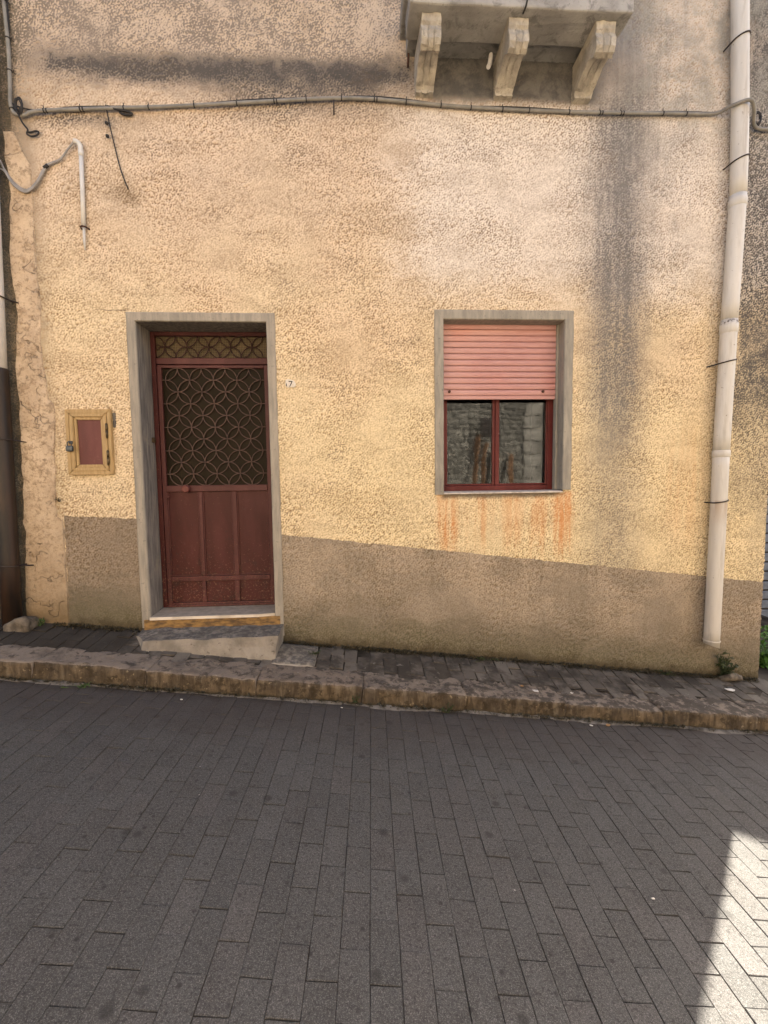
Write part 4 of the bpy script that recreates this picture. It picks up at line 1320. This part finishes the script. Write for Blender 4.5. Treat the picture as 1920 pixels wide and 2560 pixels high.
cd = thing('conduit', 'short white conduit with bent top and grey wires left of the door', 'conduit', (-1.99, -0.02, 3.3))
bm = BM(); tube(bm, smooth_path([(-2.02, -0.03, 4.052), (-2.0, -0.028, 4.05), (-1.982, -0.026, 4.03), (-1.978, -0.024, 3.99)], 5), 0.0165, 12); part('elbow', bm, 'whitepipe', cd, True)
bm = BM(); tube(bm, [(-1.978, -0.024, 3.985), (-1.984, -0.024, 3.7), (-1.99, -0.024, 3.47)], 0.0145, 12); tube(bm, [(-1.978, -0.024, 3.99), (-1.979, -0.024, 3.955)], 0.018, 12); part('tube', bm, 'whitepipe', cd, True)
bm = BM(); tube(bm, [(-1.99, -0.022, 3.475), (-1.993, -0.02, 3.36), (-1.995, -0.016, 3.295)], 0.009, 8, True, [0.010, 0.009, 0.004]); part('lower_tube', bm, 'whitepipe', cd, True)
bm = BM(); tube(bm, [(-2.018, -0.0, 3.453), (-2.008, -0.036, 3.453), (-1.99, -0.044, 3.453), (-1.974, -0.036, 3.453), (-1.962, 0.0, 3.453)], 0.006, 6); part('clip', bm, 'rust', cd, True)
for k, off in enumerate((0.0, 0.012, -0.011)):
    base = [(-2.62, -0.03, 3.97 - k*0.03), (-2.552, -0.03, 3.914 - k*0.03), (-2.516, -0.03, 3.832), (-2.466, -0.025, 3.75), (-2.386, -0.022, 3.702), (-2.312, -0.022, 3.754), (-2.234, -0.022, 3.873), (-2.132, -0.022, 3.926), (-2.071, -0.024, 3.997), (-2.02, -0.03, 4.05)]
    pts = [(x_, y_ + off*0.4, z_ + off*(1 if 2 < i < 7 else 0.5)) for i, (x_, y_, z_) in enumerate(base)]
    if k == 2: pts = pts[:7]
    bm = BM(); tube(bm, smooth_path(pts, 6), 0.0062, 8); part('wire', bm, 'greywire', cd, True)
bm = BM(); tube(bm, [(-2.245, -0.026, 3.862), (-2.215, -0.026, 3.886)], 0.012, 8); part('tape', bm, 'blackwire', cd, True)

# ------------------------------------------------------------------ meter cabinet, padlock, number plate
mc = thing('meter_cabinet', 'small pine framed meter cabinet with brown panel left of the door', 'cabinet', (-2.04, 0, 1.62))
CX0, CX1, CZ0, CZ1 = -2.211, -1.873, 1.625, 2.123
def frame_piece(name, pts, y0, y1, mat, parent, bev=0.004):
    bm = BM()
    A_ = [bm.verts.new((x_, y0, z_)) for x_, z_ in pts]; B2 = [bm.verts.new((x_, y1, z_)) for x_, z_ in pts]
    bm.faces.new(A_); bm.faces.new(B2[::-1])
    n = len(pts)
    for i in range(n): bm.faces.new((A_[i], A_[(i+1) % n], B2[(i+1) % n], B2[i]))
    bmesh.ops.recalc_face_normals(bm, faces=bm.faces)
    bmesh.ops.bevel(bm, geom=bm.edges[:], offset=bev, segments=2, affect='EDGES')
    return part(name, bm, mat, parent)
def mitred(name, x0, x1, z0, z1, w, y0, y1, parent, mat='wood', g=0.0006):
    frame_piece(name, [(x0+g, z1), (x1-g, z1), (x1-w-g, z1-w), (x0+w+g, z1-w)], y0, y1, mat, parent)
    frame_piece(name, [(x0+g, z0), (x0+w+g, z0+w), (x1-w-g, z0+w), (x1-g, z0)], y0, y1, mat, parent)
    frame_piece(name, [(x0, z0+g), (x0, z1-g), (x0+w, z1-w-g), (x0+w, z0+w+g)], y0, y1, mat, parent)
    frame_piece(name, [(x1, z0+g), (x1-w, z0+w+g), (x1-w, z1-w-g), (x1, z1-g)], y0, y1, mat, parent)
mitred('frame_moulding', CX0, CX1, CZ0, CZ1, 0.030, -0.030, 0.012, mc)
mitred('leaf_moulding', CX0+0.033, CX1-0.033, CZ0+0.030, CZ1-0.030, 0.027, -0.034, 0.012, mc)
mitred('inner_moulding', CX0+0.0605, CX1-0.0605, CZ0+0.0575, CZ1-0.0575, 0.021, -0.022, 0.012, mc)
bm = BM(); box(bm, CX0+0.078, CX1-0.078, -0.010, 0.008, CZ0+0.075, CZ1-0.075, 0.003); part('panel', bm, 'panel', mc)
for z0, z1 in ((1.907, 2.011), (1.70, 1.807)):
    bm = BM(); hx = CX1-0.0315
    tube(bm, [(hx, -0.036, z0), (hx, -0.036, (z0+z1)/2-0.001)], 0.0085, 10); tube(bm, [(hx, -0.036, (z0+z1)/2+0.001), (hx, -0.036, z1)], 0.0085, 10)
    tube(bm, [(hx, -0.036, z0-0.006), (hx, -0.036, z0)], 0.006, 8); tube(bm, [(hx, -0.036, z1), (hx, -0.036, z1+0.006)], 0.006, 8)
    part('hinge', bm, 'hinge', mc, True)
bm = BM(); box(bm, CX0+0.024, CX0+0.052, -0.040, -0.031, 1.862, 1.884, 0.003); part('hasp', bm, 'lock', mc)
bm = BM(); box(bm, CX1+0.001, CX1+0.024, -0.006, 0.006, 1.985, 2.10, 0.008); part('mortar_dab', bm, 'mortar', mc)
pl = thing('padlock', 'small dark steel padlock hanging on the meter cabinet', 'padlock', (-2.175, -0.05, 1.80))
bm = BM(); box(bm, -2.201, -2.151, -0.062, -0.040, 1.803, 1.847, 0.008, 3); part('lock_body', bm, 'lock', pl, True)
bm = BM(); tube(bm, [(-2.191, -0.051, 1.843), (-2.191, -0.051, 1.862)] + [(-2.176 - 0.015*math.cos(t*math.pi/8), -0.051, 1.862 + 0.017*math.sin(t*math.pi/8)) for t in range(1, 8)] + [(-2.161, -0.051, 1.862), (-2.161, -0.051, 1.843)], 0.0042, 8); part('shackle', bm, 'lock', pl, True)

npl = thing('number_plate', 'small chipped white house number plate reading 7 beside the door', 'number plate', (-0.51, 0, 2.28))
ol = [(-0.545, 2.331), (-0.541, 2.347), (-0.522, 2.352), (-0.50, 2.346), (-0.484, 2.344), (-0.472, 2.332), (-0.466, 2.312), (-0.468, 2.297), (-0.482, 2.287), (-0.503, 2.292), (-0.522, 2.286), (-0.540, 2.294), (-0.547, 2.312)]
frame_piece('plate', ol, -0.011, 0.004, 'plate', npl, 0.002)
s7 = [(-0.520, 2.337), (-0.490, 2.337), (-0.490, 2.331), (-0.509, 2.295), (-0.516, 2.295), (-0.498, 2.330), (-0.520, 2.330)]
frame_piece('digit_seven', s7, -0.0125, -0.010, 'ink', npl, 0.0002)
frame_piece('digit_stroke', [(-0.5405, 2.318), (-0.534, 2.318), (-0.534, 2.296), (-0.5405, 2.296)], -0.0125, -0.010, 'ink', npl, 0.0002)

# ------------------------------------------------------------------ doorstep, rubble, weeds, litter
bm = BM()
NX, NY = 26, 7
def stepv(i, k):
    """k 0..2 top from wall to front edge, 3..6 down the face"""
    t = i/NX; x0_ = -1.735 + 1.10*t
    if k <= 2:
        y = 0.012 - (0.30 - 0.02*t)*k/2; z = 0.401 - 0.006*k
        if t < 0.12: y *= (0.35 + 0.65*t/0.12); z -= (0.12-t)*0.12
    else:
        f = (k-2)/4
        y = 0.012 - (0.30 - 0.02*t) - 0.035*f; z = 0.389 - 0.30*f
        if t < 0.12: y = 0.012 - (0.30)*(0.35 + 0.65*t/0.12) - 0.035*f - 0.06*f*(0.12-t)/0.12; z -= (0.12-t)*0.12
    x_ = x0_ + (0.02 if k <= 2 and i == NX else 0)
    p = Vector((x_, y, z))
    p += mnoise.noise_vector(p*8)*0.013 + mnoise.noise_vector(p*28)*0.006
    return bm.verts.new(p)
G = [[stepv(i, k) for k in range(NY)] for i in range(NX+1)]
for i in range(NX):
    for k in range(NY-1): bm.faces.new((G[i][k], G[i+1][k], G[i+1][k+1], G[i][k+1]))
rb = bm.verts.new((-0.635, 0.012, 0.10)); bm.faces.new([G[NX][k] for k in range(NY)] + [rb])
lb = bm.verts.new((-1.735, 0.012, 0.10)); bm.faces.new(([G[0][k] for k in range(NY)] + [lb])[::-1])
bmesh.ops.recalc_face_normals(bm, faces=bm.faces)
single('doorstep', bm, 'step', 'worn grey concrete doorstep with sloping left end below the door', 'doorstep', (-1.2, -0.15, 0.2))

bm = rough_block(0.20, 0.16, 0.13, 0.025, 0.05, 0.03, 9, 4.4)
for v in bm.verts:
    v.co.z *= max(0.25, 1.0 - abs(v.co.x)*3.5); v.co += Vector((-2.585, -0.10, fz(-2.58, -0.1)+0.02))
single('stone_lump', bm, 'lump', 'rough lump of broken stone at the foot of the left downpipe', 'stone', (-2.585, -0.1, fz(-2.58, -0.1)), True)

def leaf_quad(bm, base, d, length, width, droop):
    d = d.normalized(); side = d.cross(Vector((0, 0, 1)))
    if side.length < 1e-3: side = Vector((1, 0, 0))
    side.normalize()
    p1 = base + d*length*0.5 + Vector((0, 0, 0)); p2 = base + d*length + Vector((0, 0, -droop*length))
    a = bm.verts.new(base); b = bm.verts.new(p1 + side*width/2 + Vector((0, 0, width*0.15))); c = bm.verts.new(p2); e_ = bm.verts.new(p1 - side*width/2 + Vector((0, 0, width*0.15)))
    mid = bm.verts.new(p1)
    bm.faces.new((a, b, mid)); bm.faces.new((b, c, mid)); bm.faces.new((c, e_, mid)); bm.faces.new((e_, a, mid))

def weed(name, label, loc, h, n, spread, ll, lw, mat, seed, group=None, stems=5):
    r = random.Random(seed); loc = Vector(loc)
    t = thing(name, label, 'weed', loc, group)
    bm = BM(); tips = []
    for s in range(stems):
        d = Vector((r.uniform(-1, 1)*spread, r.uniform(-0.8, 0.15)*spread, h*r.uniform(0.5, 1.0)))
        pts = [loc + d*f + Vector((0, 0, -0.01)) + Vector((r.uniform(-.006, .006), r.uniform(-.006, .006), 0)) for f in (0, 0.35, 0.7, 1.0)]
        tube(bm, pts, 0.002, 5); tips.append(pts)
    part('stem', bm, mat, t)
    bm = BM()
    for i in range(n):
        pts = tips[r.randrange(stems)]; f = r.random()
        k = min(2, int(f*3)); p = pts[k].lerp(pts[k+1], f*3-k)
        d = Vector((r.uniform(-1, 1), r.uniform(-1, 0.5), r.uniform(-0.2, 0.9)))
        leaf_quad(bm, p, d, ll*r.uniform(0.6, 1.25), lw*r.uniform(0.6, 1.2), r.uniform(0, 0.5))
    part('leaves', bm, mat, t)
    return t
def wx(x): return (x, -0.018, fz(x, -0.018))
weed('weed', 'dark green weed growing beside the right downpipe foot', (3.14, -0.03, fz(3.14, -0.03)+0.0), 0.25, 170, 0.09, 0.06, 0.026, 'leafd', 1, stems=9)
weed('weed', 'green weed tuft at the foot of the left downpipe', (-2.50, -0.05, fz(-2.5, -0.05)), 0.09, 60, 0.06, 0.035, 0.014, 'leaf', 2)
weed('weed', 'small weed between the doorstep and the cement patch', (-0.36, -0.16, fz(-0.36, -0.16)), 0.05, 70, 0.07, 0.022, 0.01, 'leafd', 3)
weed('weed', 'tiny weed in the kerb joint under the cement patch', (-0.035, -0.615, gz(0)+0.03), 0.06, 40, 0.03, 0.02, 0.008, 'leafd', 4)
weed('weed', 'small weed at the kerb foot left of the window', (0.60, -0.625, gz(0.6)+0.0), 0.08, 60, 0.05, 0.02, 0.009, 'leafd', 5)
weed('weed', 'low weed at the kerb foot below the meter cabinet', (-1.86, -0.625, gz(-1.86)+0.0), 0.035, 50, 0.10, 0.025, 0.008, 'leaf', 6)
weed('weed', 'low weed at the wall foot below the pink shutter', (1.05, -0.02, fz(1.05, 0)), 0.05, 80, 0.12, 0.02, 0.009, 'leafd', 7)
weed('weed', 'low weed at the wall foot right of the window', (2.62, -0.02, fz(2.62, 0)), 0.06, 80, 0.14, 0.022, 0.009, 'leafd', 8)
weed('weed', 'lush bright green weeds in the alley at the right edge', (3.86, 0.40, fz(3.86, 0.02)-0.02), 0.50, 420, 0.30, 0.09, 0.035, 'bright', 9, stems=16)
weed('weed', 'little dry sprig on the wall left of the door surround', (-2.30, -0.012, 1.43), 0.035, 24, 0.05, 0.022, 0.006, 'moss', 12, stems=4)

# moss and litter along the foot of the wall and in the gutter: nobody could count it
bm = BM(); r = random.Random(5)
for i in range(12000):
    if r.random() < 0.62:
        x_ = r.uniform(-0.62, 3.47) if r.random() < 0.85 else r.uniform(-2.4, -1.75); dens = mnoise.noise(Vector((x_*2.2, 4, 4)))
        if r.random() > 0.5 + dens: continue
        y_ = -abs(r.gauss(0, 0.026)) - 0.004; p = Vector((x_, y_, fz(x_, y_) + r.uniform(0, 0.014)*(1 if y_ > -0.03 else 0.3)))
    else:
        x_ = r.uniform(-2.6, 3.6); dens = mnoise.noise(Vector((x_*1.7, 8, 4)))
        if r.random() > 0.42 + dens: continue
        y_ = -0.607 - abs(r.gauss(0, 0.016)); p = Vector((x_, y_, gz(x_) + 0.004 + r.uniform(0, 0.008)))
    d = Vector((r.uniform(-1, 1), r.uniform(-1, 1), r.uniform(0, 1.0)))
    leaf_quad(bm, p, d, r.uniform(0.010, 0.034), r.uniform(0.005, 0.017), 0.2)
stuff(single('moss_and_litter', bm, 'moss', 'dark moss and dry litter along the wall foot and gutter', 'moss'))

# pale chips and dry leaves lying about
def chip(label, x_, y_, s, mat, surf, seed, cat='litter', name='litter_scrap'):
    r = random.Random(seed); z_ = surf(x_, y_); bm = BM(); n = 7
    ring = []
    for k in range(n):
        a = 2*math.pi*k/n; rr = s*r.uniform(0.6, 1.15)
        px_, py_ = x_ + rr*math.cos(a), y_ + rr*0.6*math.sin(a)
        ring.append((px_, py_, surf(px_, py_) + 0.004 + r.uniform(0, 0.004)))
    A_ = [bm.verts.new(p) for p in ring]; B2 = [bm.verts.new((p[0], p[1], p[2]+0.003)) for p in ring]
    bm.faces.new(A_[::-1]); bm.faces.new(B2)
    for k in range(n): bm.faces.new((A_[k], A_[(k+1) % n], B2[(k+1) % n], B2[k]))
    single(name, bm, mat, label, cat, (x_, y_, z_))
street_s = lambda x_, y_: gz(x_)
kerb_s = lambda x_, y_: gz(x_) + 0.126
chip('pale paper scrap on the kerb under the window right side', 1.30, -0.47, 0.028, 'paper', kerb_s, 1)
chip('tiny white chip on the kerb right of the window', 1.58, -0.46, 0.012, 'paper', kerb_s, 2)
chip('ochre dry leaf on the kerb under the window', 1.22, -0.40, 0.018, 'dryleaf', kerb_s, 3, 'leaf', 'dry_leaf')
chip('white chip at the kerb foot below the window', 1.62, -0.68, 0.014, 'paper', street_s, 4)
chip('orange dry leaf at the kerb foot below the window', 1.75, -0.66, 0.019, 'dryleaf', street_s, 5, 'leaf', 'dry_leaf')
chip('white chip on the street below the doorstep right end', -0.13, -0.68, 0.008, 'paper', street_s, 6)
chip('pale chip on the street below the door', -1.17, -0.72, 0.012, 'paper', street_s, 7)
chip('pale scrap on the footway at the far right', 3.05, -0.22, 0.045, 'paper', lambda x_, y_: fz(x_, y_)+0.003, 8)
chip('small pale chip on the sunny side street pavers', 1.16, -2.02, 0.008, 'paper', street_s, 9)
# broken stone leaning at the foot of the wall beside the downpipe
bm = rough_block(0.17, 0.05, 0.12, 0.025, 0.012, 0.012, 12, 9.0)
for v in bm.verts:
    v.co = Matrix.Translation((3.19, -0.05, fz(3.19, -0.05)+0.02)) @ Matrix.Rotation(R(52), 4, 'X') @ Matrix.Rotation(R(20), 4, 'Y') @ v.co
single('stone_lump', bm, 'lump', 'flat grey stone chip leaning at the right downpipe foot', 'stone', (3.19, -0.05, fz(3.19, -0.05)), True)
